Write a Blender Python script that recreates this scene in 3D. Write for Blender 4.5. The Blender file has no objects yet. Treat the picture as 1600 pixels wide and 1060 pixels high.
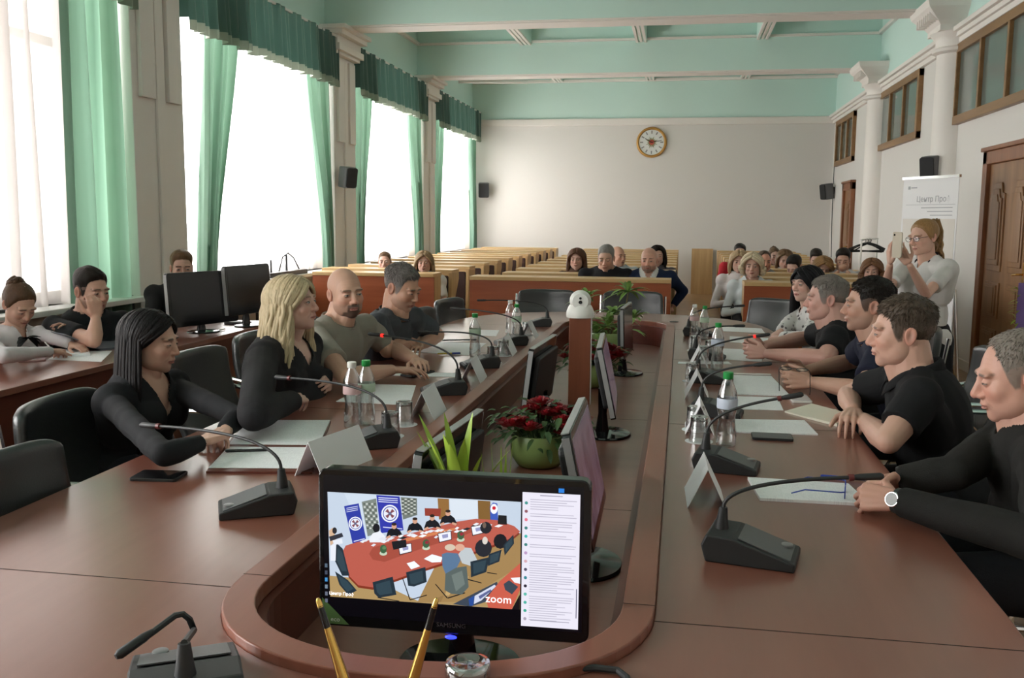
import bpy, bmesh, math, random
import numpy as np
from mathutils import Vector, Matrix, Euler, noise
R = math.radians
sc = bpy.context.scene
COL = sc.collection

# ------------------------------------------------------------------ camera
FPX = 1479.2
CAM = Vector((0, 0, 1.49))
def cam_axes(yaw, pitch, roll):
    f = Vector((-math.sin(yaw)*math.cos(pitch), math.cos(yaw)*math.cos(pitch), math.sin(pitch)))
    r = Vector((math.cos(yaw), math.sin(yaw), 0)); u = r.cross(f)
    return r*math.cos(roll)+u*math.sin(roll), -r*math.sin(roll)+u*math.cos(roll), f
CR, CU, CF = cam_axes(R(10.087), R(-7.232), R(.437))
cd = bpy.data.cameras.new('camera'); cam = bpy.data.objects.new('camera', cd); COL.objects.link(cam)
cam.matrix_world = Matrix(((CR.x, CU.x, -CF.x, CAM.x), (CR.y, CU.y, -CF.y, CAM.y), (CR.z, CU.z, -CF.z, CAM.z), (0, 0, 0, 1)))
cd.sensor_width = 36; cd.lens = FPX/1600*36; cd.clip_start = .05; cd.clip_end = 200
sc.camera = cam
# pixel of the photograph -> point of the place (on a height, on a depth, on a side plane, at a distance)
def ray(x, y): return CF*FPX + CR*(x-800) - CU*(y-530)
def PZ(x, y, z=.75): d = ray(x, y); return CAM + d*((z-CAM.z)/d.z)
def PY(x, y, Y): d = ray(x, y); return CAM + d*(Y/d.y)
def PX(x, y, X): d = ray(x, y); return CAM + d*(X/d.x)
def PD(x, y, D): return CAM + ray(x, y)*(D/FPX)

# ------------------------------------------------------------------ world, exposure
sc.view_settings.view_transform = 'Standard'; sc.view_settings.look = 'None'
sc.view_settings.exposure = 0.97; sc.view_settings.gamma = 1.0; sc.view_settings.use_curve_mapping = False
w = bpy.data.worlds.new('overcast_sky'); sc.world = w; w.use_nodes = True
bg = w.node_tree.nodes['Background']; bg.inputs[0].default_value = (1, .975, .955, 1); bg.inputs[1].default_value = SKY = 6.5
cy = sc.cycles
cy.use_denoising = True; cy.max_bounces = 9; cy.diffuse_bounces = 5; cy.glossy_bounces = 3; cy.transmission_bounces = 4
cy.transparent_max_bounces = 16; cy.caustics_reflective = False; cy.caustics_refractive = False
cy.sample_clamp_indirect = 6; cy.use_fast_gi = False
XL, XR, YB, YF, ZC = -4.35, 2.86, 19.6, -3.2, 4.52
BAYS = [(-1.3, 2.65), (3.4, 6.85), (7.65, 11.2), (12.0, 15.3), (16.05, 19.45)]
def portal(y0, y1):
    l = bpy.data.lights.new('window_daylight', 'AREA'); l.shape = 'RECTANGLE'; l.size = y1-y0; l.size_y = 2.7
    l.cycles.is_portal = True; l.energy = 1
    o = bpy.data.objects.new('window_daylight', l); COL.objects.link(o)
    o.location = (XL-.38, (y0+y1)/2, 2.2); o.rotation_euler = (R(90), 0, R(-90))
for a, b in BAYS: portal(a, b)

# ------------------------------------------------------------------ materials
MATS = {}
def nodes(name):
    m = bpy.data.materials.new(name); m.use_nodes = True; nt = m.node_tree
    return m, nt, nt.nodes['Principled BSDF']
def mat(name, col, rough=.5, metal=0, bump=0, bscale=60, spec=.5, emis=None, coat=0, sheen=0, var=0, vscale=3):
    if name in MATS: return MATS[name]
    m, nt, b = nodes(name); N = nt.nodes; K = nt.links
    b.inputs['Base Color'].default_value = (*col, 1); b.inputs['Roughness'].default_value = rough
    b.inputs['Metallic'].default_value = metal; b.inputs['Specular IOR Level'].default_value = spec
    if coat: b.inputs['Coat Weight'].default_value = coat; b.inputs['Coat Roughness'].default_value = .1
    if sheen: b.inputs['Sheen Weight'].default_value = sheen
    if emis: b.inputs['Emission Color'].default_value = (*col, 1); b.inputs['Emission Strength'].default_value = emis
    tc = N.new('ShaderNodeTexCoord')
    if bump:
        n = N.new('ShaderNodeTexNoise'); n.inputs['Scale'].default_value = bscale; n.inputs['Detail'].default_value = 3
        K.new(tc.outputs['Object'], n.inputs['Vector'])
        bp = N.new('ShaderNodeBump'); bp.inputs['Strength'].default_value = bump; bp.inputs['Distance'].default_value = .01
        K.new(n.outputs[0], bp.inputs['Height']); K.new(bp.outputs[0], b.inputs['Normal'])
    if var:
        n = N.new('ShaderNodeTexNoise'); n.inputs['Scale'].default_value = vscale; n.inputs['Detail'].default_value = 4
        K.new(tc.outputs['Object'], n.inputs['Vector'])
        mx = N.new('ShaderNodeMix'); mx.data_type = 'RGBA'
        mx.inputs['A'].default_value = (*[c*(1-var) for c in col], 1); mx.inputs['B'].default_value = (*[min(1, c*(1+var)) for c in col], 1)
        K.new(n.outputs[0], mx.inputs['Factor']); K.new(mx.outputs['Result'], b.inputs['Base Color'])
    MATS[name] = m; return m
def wood(name, c1, c2, rough=.35, axis='Y', scale=3.0, bump=.02, spec=.5, coat=0):
    if name in MATS: return MATS[name]
    m, nt, b = nodes(name); N = nt.nodes; K = nt.links
    tc = N.new('ShaderNodeTexCoord'); mp = N.new('ShaderNodeMapping')
    s = {'X': (.12, 1.6, 1.6), 'Y': (1.6, .12, 1.6), 'Z': (1.6, 1.6, .12)}[axis]
    mp.inputs['Scale'].default_value = [v*scale for v in s]
    K.new(tc.outputs['Object'], mp.inputs['Vector'])
    n = N.new('ShaderNodeTexNoise'); n.inputs['Scale'].default_value = 3.2; n.inputs['Detail'].default_value = 7; n.inputs['Roughness'].default_value = .65; n.inputs['Distortion'].default_value = .1
    K.new(mp.outputs[0], n.inputs['Vector'])
    cr = N.new('ShaderNodeValToRGB'); e = cr.color_ramp.elements
    e[0].position = .32; e[0].color = (*c1, 1); e[1].position = .7; e[1].color = (*c2, 1)
    K.new(n.outputs[0], cr.inputs[0]); K.new(cr.outputs[0], b.inputs['Base Color'])
    b.inputs['Roughness'].default_value = rough; b.inputs['Specular IOR Level'].default_value = spec
    if coat: b.inputs['Coat Weight'].default_value = coat; b.inputs['Coat Roughness'].default_value = .22
    n2 = N.new('ShaderNodeTexNoise'); n2.inputs['Scale'].default_value = 1.3; K.new(tc.outputs['Object'], n2.inputs['Vector'])
    mr = N.new('ShaderNodeMapRange'); mr.inputs['To Min'].default_value = rough*.85; mr.inputs['To Max'].default_value = rough*1.2
    K.new(n2.outputs[0], mr.inputs['Value']); K.new(mr.outputs[0], b.inputs['Roughness'])
    bp = N.new('ShaderNodeBump'); bp.inputs['Strength'].default_value = bump*3; bp.inputs['Distance'].default_value = .0006
    K.new(n.outputs[0], bp.inputs['Height']); K.new(bp.outputs[0], b.inputs['Normal'])
    MATS[name] = m; return m
def clear(name, tint=(1, 1, 1), gloss=.12, rough=.03):
    if name in MATS: return MATS[name]
    m, nt, b = nodes(name); N = nt.nodes; K = nt.links; N.remove(b)
    t = N.new('ShaderNodeBsdfTransparent'); t.inputs[0].default_value = (*tint, 1)
    g = N.new('ShaderNodeBsdfGlossy'); g.inputs['Roughness'].default_value = rough
    lw = N.new('ShaderNodeLayerWeight'); lw.inputs[0].default_value = .35
    mr = N.new('ShaderNodeMapRange'); mr.inputs['To Min'].default_value = gloss*.5; mr.inputs['To Max'].default_value = min(1, gloss*5)
    mx = N.new('ShaderNodeMixShader'); K.new(lw.outputs['Facing'], mr.inputs['Value']); K.new(mr.outputs[0], mx.inputs[0])
    K.new(t.outputs[0], mx.inputs[1]); K.new(g.outputs[0], mx.inputs[2]); K.new(mx.outputs[0], N['Material Output'].inputs[0])
    MATS[name] = m; return m
def sheer_mat(name, col, trans, opac):
    if name in MATS: return MATS[name]
    m, nt, b = nodes(name); N = nt.nodes; K = nt.links; N.remove(b)
    t = N.new('ShaderNodeBsdfTransparent'); tl = N.new('ShaderNodeBsdfTranslucent'); d = N.new('ShaderNodeBsdfDiffuse')
    tl.inputs[0].default_value = (*col, 1); d.inputs[0].default_value = (*col, 1)
    a = N.new('ShaderNodeMixShader'); a.inputs[0].default_value = 1-trans; K.new(tl.outputs[0], a.inputs[1]); K.new(d.outputs[0], a.inputs[2])
    x = N.new('ShaderNodeMixShader'); x.inputs[0].default_value = opac; K.new(t.outputs[0], x.inputs[1]); K.new(a.outputs[0], x.inputs[2])
    K.new(x.outputs[0], N['Material Output'].inputs[0]); MATS[name] = m; return m
def vcol_mat(name, rough=.5, emis=0, sss=0, bump=0, bscale=300, spec=.4, sheen=0):
    if name in MATS: return MATS[name]
    m, nt, b = nodes(name); N = nt.nodes; K = nt.links
    a = N.new('ShaderNodeAttribute'); a.attribute_name = 'Col'
    K.new(a.outputs['Color'], b.inputs['Base Color']); b.inputs['Roughness'].default_value = rough; b.inputs['Specular IOR Level'].default_value = spec
    if emis:
        K.new(a.outputs['Color'], b.inputs['Emission Color']); b.inputs['Emission Strength'].default_value = emis
        b.inputs['Base Color'].default_value = (0, 0, 0, 1); K.remove(b.inputs['Base Color'].links[0])
    if sss: b.inputs['Subsurface Weight'].default_value = sss; b.inputs['Subsurface Radius'].default_value = (.01, .004, .002); b.inputs['Subsurface Scale'].default_value = 1
    if bump:
        tc = N.new('ShaderNodeTexCoord'); n = N.new('ShaderNodeTexNoise'); n.inputs['Scale'].default_value = bscale; K.new(tc.outputs['Object'], n.inputs['Vector'])
        bp = N.new('ShaderNodeBump'); bp.inputs['Strength'].default_value = bump; bp.inputs['Distance'].default_value = .003
        K.new(n.outputs[0], bp.inputs['Height']); K.new(bp.outputs[0], b.inputs['Normal'])
    MATS[name] = m; return m
def paper_mat(name='printed_paper', lines=True, dens=90):
    if name in MATS: return MATS[name]
    m, nt, b = nodes(name); N = nt.nodes; K = nt.links
    tc = N.new('ShaderNodeTexCoord'); b.inputs['Roughness'].default_value = .7
    mp = N.new('ShaderNodeMapping'); mp.inputs['Scale'].default_value = (1, 1, 1); K.new(tc.outputs['Object'], mp.inputs['Vector'])
    wv = N.new('ShaderNodeTexWave'); wv.bands_direction = 'Y'; wv.inputs['Scale'].default_value = dens/6.28*2
    K.new(mp.outputs[0], wv.inputs['Vector'])
    n = N.new('ShaderNodeTexNoise'); n.inputs['Scale'].default_value = 1; n.inputs['Detail'].default_value = 0
    mp2 = N.new('ShaderNodeMapping'); mp2.inputs['Scale'].default_value = (260, 40, 1); K.new(tc.outputs['Object'], mp2.inputs['Vector']); K.new(mp2.outputs[0], n.inputs['Vector'])
    n3 = N.new('ShaderNodeTexNoise'); n3.inputs['Scale'].default_value = 14; K.new(tc.outputs['Object'], n3.inputs['Vector'])
    def math_(op, a, bb):
        q = N.new('ShaderNodeMath'); q.operation = op
        for i, v in enumerate((a, bb)):
            if isinstance(v, (int, float)): q.inputs[i].default_value = v
            else: K.new(v, q.inputs[i])
        return q.outputs[0]
    t = math_('MULTIPLY', math_('GREATER_THAN', wv.outputs[1], .55), math_('GREATER_THAN', n.outputs[0], .47))
    t = math_('MULTIPLY', t, math_('GREATER_THAN', n3.outputs[0], .42))
    mx = N.new('ShaderNodeMix'); mx.data_type = 'RGBA'; mx.inputs['A'].default_value = (.84, .84, .85, 1); mx.inputs['B'].default_value = (.52, .52, .55, 1)
    K.new(math_('MULTIPLY', t, .3 if lines else 0), mx.inputs['Factor']); K.new(mx.outputs['Result'], b.inputs['Base Color'])
    MATS[name] = m; return m
def curtain_mat(name, c1, c2, trans=.35):
    m, nt, b = nodes(name); N = nt.nodes; K = nt.links; N.remove(b)
    tl = N.new('ShaderNodeBsdfTranslucent'); tl.inputs[0].default_value = (*c2, 1)
    d = N.new('ShaderNodeBsdfPrincipled'); d.inputs['Base Color'].default_value = (*c1, 1); d.inputs['Roughness'].default_value = .6; d.inputs['Sheen Weight'].default_value = .3
    a = N.new('ShaderNodeMixShader'); a.inputs[0].default_value = trans; K.new(d.outputs[0], a.inputs[1]); K.new(tl.outputs[0], a.inputs[2])
    K.new(a.outputs[0], N['Material Output'].inputs[0]); MATS[name] = m; return m

M_WALL = mat('white_plaster', (.72, .70, .67), .8, bump=.03, bscale=25)
M_WARM = mat('cream_paint', (.62, .54, .47), .6)
M_TRIM = mat('white_moulding', (.80, .76, .72), .55)
M_TEAL = mat('mint_paint', (.60, .80, .74), .75, bump=.02, bscale=20)
M_TABLE = wood('red_brown_laminate', (.19, .062, .040), (.235, .085, .057), .30, 'Y', 2.2, spec=.9, bump=0, coat=.55)
M_TABLEX = wood('red_brown_laminate_crosswise', (.19, .070, .047), (.24, .095, .066), .34, 'X', 2.2, spec=.6, bump=0, coat=.3)
M_RIM = wood('rim_veneer', (.20, .065, .04), (.27, .095, .06), .3, 'Y', 2, spec=.5, bump=0)
M_PANEL = wood('red_panel_wood', (.27, .062, .022), (.38, .105, .042), .35, 'X', 2)
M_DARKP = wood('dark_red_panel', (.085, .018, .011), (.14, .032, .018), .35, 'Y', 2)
M_PEW = wood('light_pew_wood', (.52, .33, .14), (.68, .46, .23), .4, 'X', 2)
M_PEWZ = wood('light_pew_wood_upright', (.46, .28, .12), (.62, .41, .20), .4, 'Z', 2)
M_DOOR = wood('carved_door_wood', (.20, .095, .04), (.32, .165, .075), .4, 'Z', 2)
M_FRAME = wood('door_frame_wood', (.20, .07, .03), (.30, .12, .05), .4, 'Z', 2)
M_WFR = wood('window_frame_wood', (.20, .10, .035), (.30, .16, .06), .4, 'Y', 2)
M_BLACK = mat('black_plastic', (.016, .016, .017), .52)
M_GREYP = mat('grey_plastic', (.10, .10, .105), .45, bump=.1, bscale=900)
M_GLOSSB = mat('glossy_black', (.008, .008, .009), .08)
M_CHROME = mat('chrome', (.75, .75, .76), .15, metal=1)
M_LEATHER = mat('black_leather', (.026, .029, .030), .30, bump=.10, bscale=200, spec=.7)
M_POST = wood('post_wood', (.15, .042, .020), (.21, .068, .034), .35, 'Z', 2)
M_WHITEP = mat('white_plastic', (.75, .74, .70), .4)
M_GREENCAP = mat('green_cap', (.02, .28, .06), .4)
M_BROWNC = mat('brown_upholstery', (.055, .022, .016), .8, bump=.2, bscale=300)
M_GOLD = mat('gold_metal', (.75, .48, .13), .22, metal=1)
M_CLEAR = clear('clear_plastic', (.97, .98, .98), .26)
M_GLASS = clear('clear_glass', (.96, .97, .97), .32)
M_PANE = clear('window_pane', (.97, .98, .98), .06)
M_PAPER = paper_mat(); M_PLAIN = mat('plain_paper', (.80, .80, .82), .7)
M_CREAMPAP = mat('cream_paper', (.74, .70, .58), .7)

# ------------------------------------------------------------------ mesh builder
class MB:
    def __init__(s): s.v = []; s.f = []; s.m = []; s.c = []
    def add(s, vs, fs, m=0, c=None):
        o = len(s.v); s.v += [tuple(v) for v in vs]
        for f in fs: s.f.append([i+o for i in f]); s.m.append(m); s.c.append(c)
        return s
    def box(s, x0, x1, y0, y1, z0, z1, m=0, M=None, c=None):
        vs = [Vector((x, y, z)) for z in (z0, z1) for x, y in ((x0, y0), (x1, y0), (x1, y1), (x0, y1))]
        if M: vs = [M @ v for v in vs]
        return s.add(vs, [(3, 2, 1, 0), (4, 5, 6, 7), (0, 1, 5, 4), (1, 2, 6, 5), (2, 3, 7, 6), (3, 0, 4, 7)], m, c)
    def rbox(s, x0, x1, y0, y1, z0, z1, r, m=0, M=None, n=4, axis='Z'):
        # prism with rounded corners about an axis
        a, b, c0, c1, d0, d1 = {'Z': (x0, x1, y0, y1, z0, z1), 'Y': (x0, x1, z0, z1, y0, y1), 'X': (y0, y1, z0, z1, x0, x1)}[axis]
        pts = []
        for (cx, cy, st) in ((b-r, c1-r, 0), (a+r, c1-r, 90), (a+r, c0+r, 180), (b-r, c0+r, 270)):
            for k in range(n+1): t = R(st+90*k/n); pts.append((cx+r*math.cos(t), cy+r*math.sin(t)))
        f = {'Z': lambda p, d: Vector((p[0], p[1], d)), 'Y': lambda p, d: Vector((p[0], d, p[1])), 'X': lambda p, d: Vector((d, p[0], p[1]))}[axis]
        return s.prism(pts, d0, d1, m, M, f)
    def prism(s, pts, z0, z1, m=0, M=None, f=None):
        f = f or (lambda p, d: Vector((p[0], p[1], d)))
        n = len(pts); vs = [f(p, z0) for p in pts] + [f(p, z1) for p in pts]
        if M: vs = [M @ v for v in vs]
        return s.add(vs, [list(range(n))[::-1], list(range(n, 2*n))] + [(i, (i+1) % n, n+(i+1) % n, n+i) for i in range(n)], m)
    def tube(s, path, rad, n=10, m=0, cap=True, flat=1.0):
        path = [Vector(p) for p in path]; k = len(path)
        rad = [rad]*k if isinstance(rad, (int, float)) else rad
        vs = []; up = Vector((0, 0, 1)); prev = None
        for i, p in enumerate(path):
            t = (path[min(i+1, k-1)] - path[max(i-1, 0)])
            if t.length < 1e-9: t = Vector((0, 0, 1))
            t.normalize()
            if prev is None:
                a = t.cross(up) if abs(t.z) < .95 else t.cross(Vector((1, 0, 0)))
            else: a = prev - t*prev.dot(t)
            if a.length < 1e-6: a = t.orthogonal()
            a.normalize(); prev = a; b = t.cross(a)
            for j in range(n):
                q = 2*math.pi*j/n; vs.append(p + a*(math.cos(q)*rad[i]) + b*(math.sin(q)*rad[i]*flat))
        fs = [(i*n+j, i*n+(j+1) % n, (i+1)*n+(j+1) % n, (i+1)*n+j) for i in range(k-1) for j in range(n)]
        if cap: fs += [list(range(n))[::-1], list(range((k-1)*n, k*n))]
        return s.add(vs, fs, m)
    def lathe(s, prof, n=20, m=0, M=None, cap=True):
        vs = []
        for r, z in prof:
            for j in range(n): q = 2*math.pi*j/n; vs.append(Vector((r*math.cos(q), r*math.sin(q), z)))
        if M: vs = [M @ v for v in vs]
        k = len(prof); fs = [(i*n+j, i*n+(j+1) % n, (i+1)*n+(j+1) % n, (i+1)*n+j) for i in range(k-1) for j in range(n)]
        if cap: fs += [list(range(n))[::-1], list(range((k-1)*n, k*n))]
        return s.add(vs, fs, m)
    def ell(s, c, r, n=12, k=8, m=0, M=None):
        pr = [(max(1e-4, math.sin(math.pi*i/k)), -math.cos(math.pi*i/k)) for i in range(k+1)]
        T = Matrix.Translation(Vector(c)) @ (M or Matrix.Identity(4)) @ Matrix.Diagonal((*r, 1))
        return s.lathe(pr, n, m, T)
    def grid(s, P, m=0, close=False):
        h = len(P); w_ = len(P[0]); vs = [v for row in P for v in row]
        return s.add(vs, [(i*w_+j, i*w_+j+1, (i+1)*w_+j+1, (i+1)*w_+j) for i in range(h-1) for j in range(w_-1)], m)
    def xf(s, M): s.v = [tuple(M @ Vector(v)) for v in s.v]; return s
    def build(s, name, mats, parent=None, smooth=False, bevel=0, solid=0, loc=None):
        me = bpy.data.meshes.new(name)
        me.from_pydata([tuple(v) for v in s.v], [], s.f); me.update()
        mats = mats if isinstance(mats, (list, tuple)) else [mats]
        for q in mats: me.materials.append(q)
        if len(mats) > 1: me.polygons.foreach_set('material_index', s.m)
        if any(c is not None for c in s.c):
            at = me.color_attributes.new('Col', 'FLOAT_COLOR', 'CORNER'); a = []
            for f, c in zip(s.f, s.c): a += [*(c or (1, 1, 1)), 1.]*len(f)
            at.data.foreach_set('color', a)
        if smooth:
            me.polygons.foreach_set('use_smooth', [True]*len(me.polygons))
            if smooth != 2:
                try: me.set_sharp_from_angle(angle=R(38))
                except Exception: pass
        o = bpy.data.objects.new(name, me); COL.objects.link(o)
        if parent: o.parent = parent
        if loc: o.location = loc
        if solid:
            md = o.modifiers.new('s', 'SOLIDIFY'); md.thickness = solid; md.offset = 0
        if bevel:
            md = o.modifiers.new('b', 'BEVEL'); md.width = bevel; md.segments = 2; md.limit_method = 'ANGLE'; md.angle_limit = R(40)
        return o
def tag(o, label, cat, group=None, kind=None):
    o['label'] = label; o['category'] = cat
    if group: o['group'] = group
    if kind: o['kind'] = kind
    return o
def thing(name, label, cat, loc=(0, 0, 0), rz=0, group=None, kind=None):
    o = bpy.data.objects.new(name, None); COL.objects.link(o); o.empty_display_size = .05
    o.location = loc; o.rotation_euler = (0, 0, rz); return tag(o, label, cat, group, kind)
def struct(o): o['kind'] = 'structure'; return o
def dup(root, loc=None, rz=None, label=None, group=None, rot=None):
    r = root.copy(); COL.objects.link(r)
    if loc is not None: r.location = loc
    if rz is not None: r.rotation_euler = (0, 0, rz)
    if label: r['label'] = label
    if group: r['group'] = group
    for ch in list(root.children):
        c = ch.copy(); COL.objects.link(c); c.parent = r
        for g in list(ch.children):
            d = g.copy(); COL.objects.link(d); d.parent = c
    return r
def frame_m(o, x, y, z):   # matrix from origin and axes
    return Matrix(((x[0], y[0], z[0], o[0]), (x[1], y[1], z[1], o[1]), (x[2], y[2], z[2], o[2]), (0, 0, 0, 1)))
def text_mesh(body, size, M, name, m, parent, ext=.0003):
    c = bpy.data.curves.new('t', 'FONT'); c.body = body; c.size = size; c.extrude = ext; c.align_x = 'CENTER'; c.resolution_u = 2
    t = bpy.data.objects.new('t', c); COL.objects.link(t); bpy.context.view_layer.update()
    me = bpy.data.meshes.new_from_object(t.evaluated_get(bpy.context.evaluated_depsgraph_get()))
    bpy.data.objects.remove(t); bpy.data.curves.remove(c)
    me.transform(M); me.materials.clear(); me.materials.append(m)
    o = bpy.data.objects.new(name, me); COL.objects.link(o); o.parent = parent; return o

# ================================================================== the room
# floor: parquet
def parquet():
    m, nt, b = nodes('oak_parquet'); N = nt.nodes; K = nt.links
    tc = N.new('ShaderNodeTexCoord'); mp = N.new('ShaderNodeMapping'); mp.inputs['Rotation'].default_value = (0, 0, R(45)); K.new(tc.outputs['Object'], mp.inputs['Vector'])
    br = N.new('ShaderNodeTexBrick'); br.inputs['Scale'].default_value = 2.5; br.inputs['Color1'].default_value = (.34, .19, .085, 1); br.inputs['Color2'].default_value = (.45, .27, .13, 1)
    br.inputs['Mortar'].default_value = (.15, .08, .04, 1); br.inputs['Mortar Size'].default_value = .006; K.new(mp.outputs[0], br.inputs['Vector'])
    K.new(br.outputs[0], b.inputs['Base Color']); b.inputs['Roughness'].default_value = .3; return m
struct(MB().box(XL-.4, XR+.3, YF, YB+.3, -.1, 0).build('floor', parquet()))
# left wall: sill wall, lintel wall, piers
lw = MB()
WZ0, WZ1 = .86, 3.62
lw.box(XL-.4, XL, YF, YB+.3, 0, WZ0, 1); lw.box(XL-.4, XL, YF, YB+.3, WZ1, 3.72, 0); lw.box(XL-.4, XL, YF, YB+.3, 3.72, ZC+.2, 2)
edges = [YF] + [v for b in BAYS for v in b] + [YB+.3]
for i in range(0, len(edges), 2): lw.box(XL-.4, XL, edges[i], edges[i+1], WZ0, WZ1, 1)
struct(lw.build('wall_left', [M_WALL, M_WARM, M_TEAL]))
tr = MB()
for (y0, y1) in ((2.65, 3.4), (6.85, 7.65), (11.2, 12.0), (15.3, 16.05)):
    tr.box(XL, XL+.13, y0+.02, y1-.02, 0, 3.46); tr.box(XL+.13, XL+.17, y0+.10, y0+.30, 2.42, 3.42); tr.box(XL+.13, XL+.17, y1-.30, y1-.10, 2.42, 3.42)
    tr.box(XL+.13, XL+.155, y0+.34, y1-.34, .2, 3.42)
    for k, (e, za, zb) in enumerate(((.03, 3.46, 3.50), (.07, 3.50, 3.58), (.04, 3.58, 3.68), (.11, 3.68, 3.74), (.16, 3.74, 3.79))):
        tr.box(XL, XL+.17+e, y0-.01-e/2, y1+.01+e/2, za, zb)
tr.box(XL, XL+.10, YF, YB, 3.66, 3.72)
struct(tr.build('trim_1', M_TRIM, bevel=.006))
# windows of the left wall
M_WHITEF = mat('white_window_paint', (.78, .77, .74), .4)
for i, (y0, y1) in enumerate(BAYS):
    f = MB(); X = XL-.30
    for yy in (y0, y1-.07): f.box(X-.03, X+.04, yy, yy+.07, WZ0, WZ1)
    for zz in (WZ0, WZ1-.07, 2.72): f.box(X-.03, X+.04, y0, y1, zz, zz+.07)
    for k in (1, 2): yy = y0+(y1-y0)*k/3; f.box(X-.025, X+.035, yy-.035, yy+.035, WZ0, WZ1)
    o = struct(f.build('window_%d' % (i+1), M_WHITEF, bevel=.005))
    MB().box(X, X+.006, y0+.06, y1-.06, WZ0+.06, WZ1-.06).build('window_pane', M_PANE, o)
    MB().box(XL-.30, XL+.20, y0-.05, y1+.05, WZ0-.04, WZ0).build('window_sill', M_WHITEF, o, bevel=.006)
# back wall
bw = MB(); bw.box(XL-.4, XR+.3, YB, YB+.3, 0, 3.5, 0); bw.box(XL-.4, XR+.3, YB, YB+.3, 3.5, ZC+.2, 1)
struct(bw.build('wall_back', [M_WALL, M_TEAL]))
struct(MB().box(XL, XR, YB-.05, YB, 3.38, 3.52).box(XL, XR, YB-.07, YB, 4.24, 4.30).build('trim_2', M_TRIM, bevel=.01))
struct(MB().box(XL, XR, YB-.02, YB, 0, .1).build('baseboard_back', M_TRIM))
struct(MB().box(XL-.4, XR+.3, YF-.3, YF, 0, ZC+.2).build('wall_front', M_WALL))
# right wall
rw = MB(); rw.box(XR, XR+.3, YF, YB+.3, 0, 3.5, 0); rw.box(XR, XR+.3, YF, YB+.3, 3.5, ZC+.2, 1)
struct(rw.build('wall_right', [M_WALL, M_TEAL]))
tr = MB(); tr.box(XR-.05, XR, YF, YB, 3.37, 3.43); tr.box(XR-.08, XR, YF, YB, 3.43, 3.48); tr.box(XR-.12, XR, YF, YB, 3.48, 3.53)
struct(tr.build('trim_3', M_TRIM, bevel=.006))
struct(MB().box(XR-.02, XR, YF, YB, 0, .1).build('baseboard_right', M_TRIM))
# round half columns on the right wall
def column_r(yc, idx):
    m = MB(); T = Matrix.Translation((XR+.03, yc, 0))
    m.lathe([(.28, 0), (.28, .12), (.24, .16), (.23, 3.28)], 40, 0, T)
    m.lathe([(.24, 3.28), (.28, 3.30), (.28, 3.33), (.25, 3.35), (.25, 3.42), (.28, 3.46), (.31, 3.50)], 40, 0, T)
    # flared square capital
    def sq(a, z): return [(-a, -a*.95, z), (a, -a*.95, z), (a, a*.95, z), (-a, a*.95, z)]
    prof = [(.28, 3.50), (.28, 3.56), (.31, 3.60), (.37, 3.66), (.43, 3.72), (.45, 3.79)]
    for (a0, z0), (a1, z1) in zip(prof, prof[1:]):
        vs = [T @ Vector(p) for p in sq(a0, z0)+sq(a1, z1)]
        m.add(vs, [(0, 1, 5, 4), (1, 2, 6, 5), (2, 3, 7, 6), (3, 0, 4, 7), (4, 5, 6, 7), (3, 2, 1, 0)])
    for k in range(-3, 4): m.box(XR-.37, XR-.27, yc+k*.09-.012, yc+k*.09+.012, 3.60, 3.70)
    m.box(XR-.06, XR, yc+.30, yc+.46, 0, 3.4); m.box(XR-.075, XR-.06, yc+.32, yc+.34, 2.1, 3.3)
    struct(m.build('trim_%d' % idx, M_TRIM, smooth=True, bevel=0))
column_r(11.2, 4); column_r(15.15, 5); column_r(7.2, 6)
# transom windows of the right wall
M_RP = mat('corridor_pane', (.13, .16, .145), .06, spec=.9)
for i, (y0, y1) in enumerate(((17.2, 19.1), (12.62, 15.2), (8.5, 11.05))):
    f = MB(); z0, z1, t = 2.52, 3.36, .09
    f.box(XR-.06, XR+.01, y0, y1, z0, z0+t); f.box(XR-.06, XR+.01, y0, y1, z1-t, z1)
    n = 3
    for k in range(n+1): yy = y0+(y1-y0-t)*k/n; tt = t if k in (0, n) else .05; f.box(XR-.058, XR+.01, yy, yy+tt, z0, z1)
    o = struct(f.build('window_%d' % (i+6), M_WFR, bevel=.006))
    MB().box(XR-.02, XR-.012, y0+.05, y1-.05, z0+.05, z1-.05).build('window_pane', M_RP, o)
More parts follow.
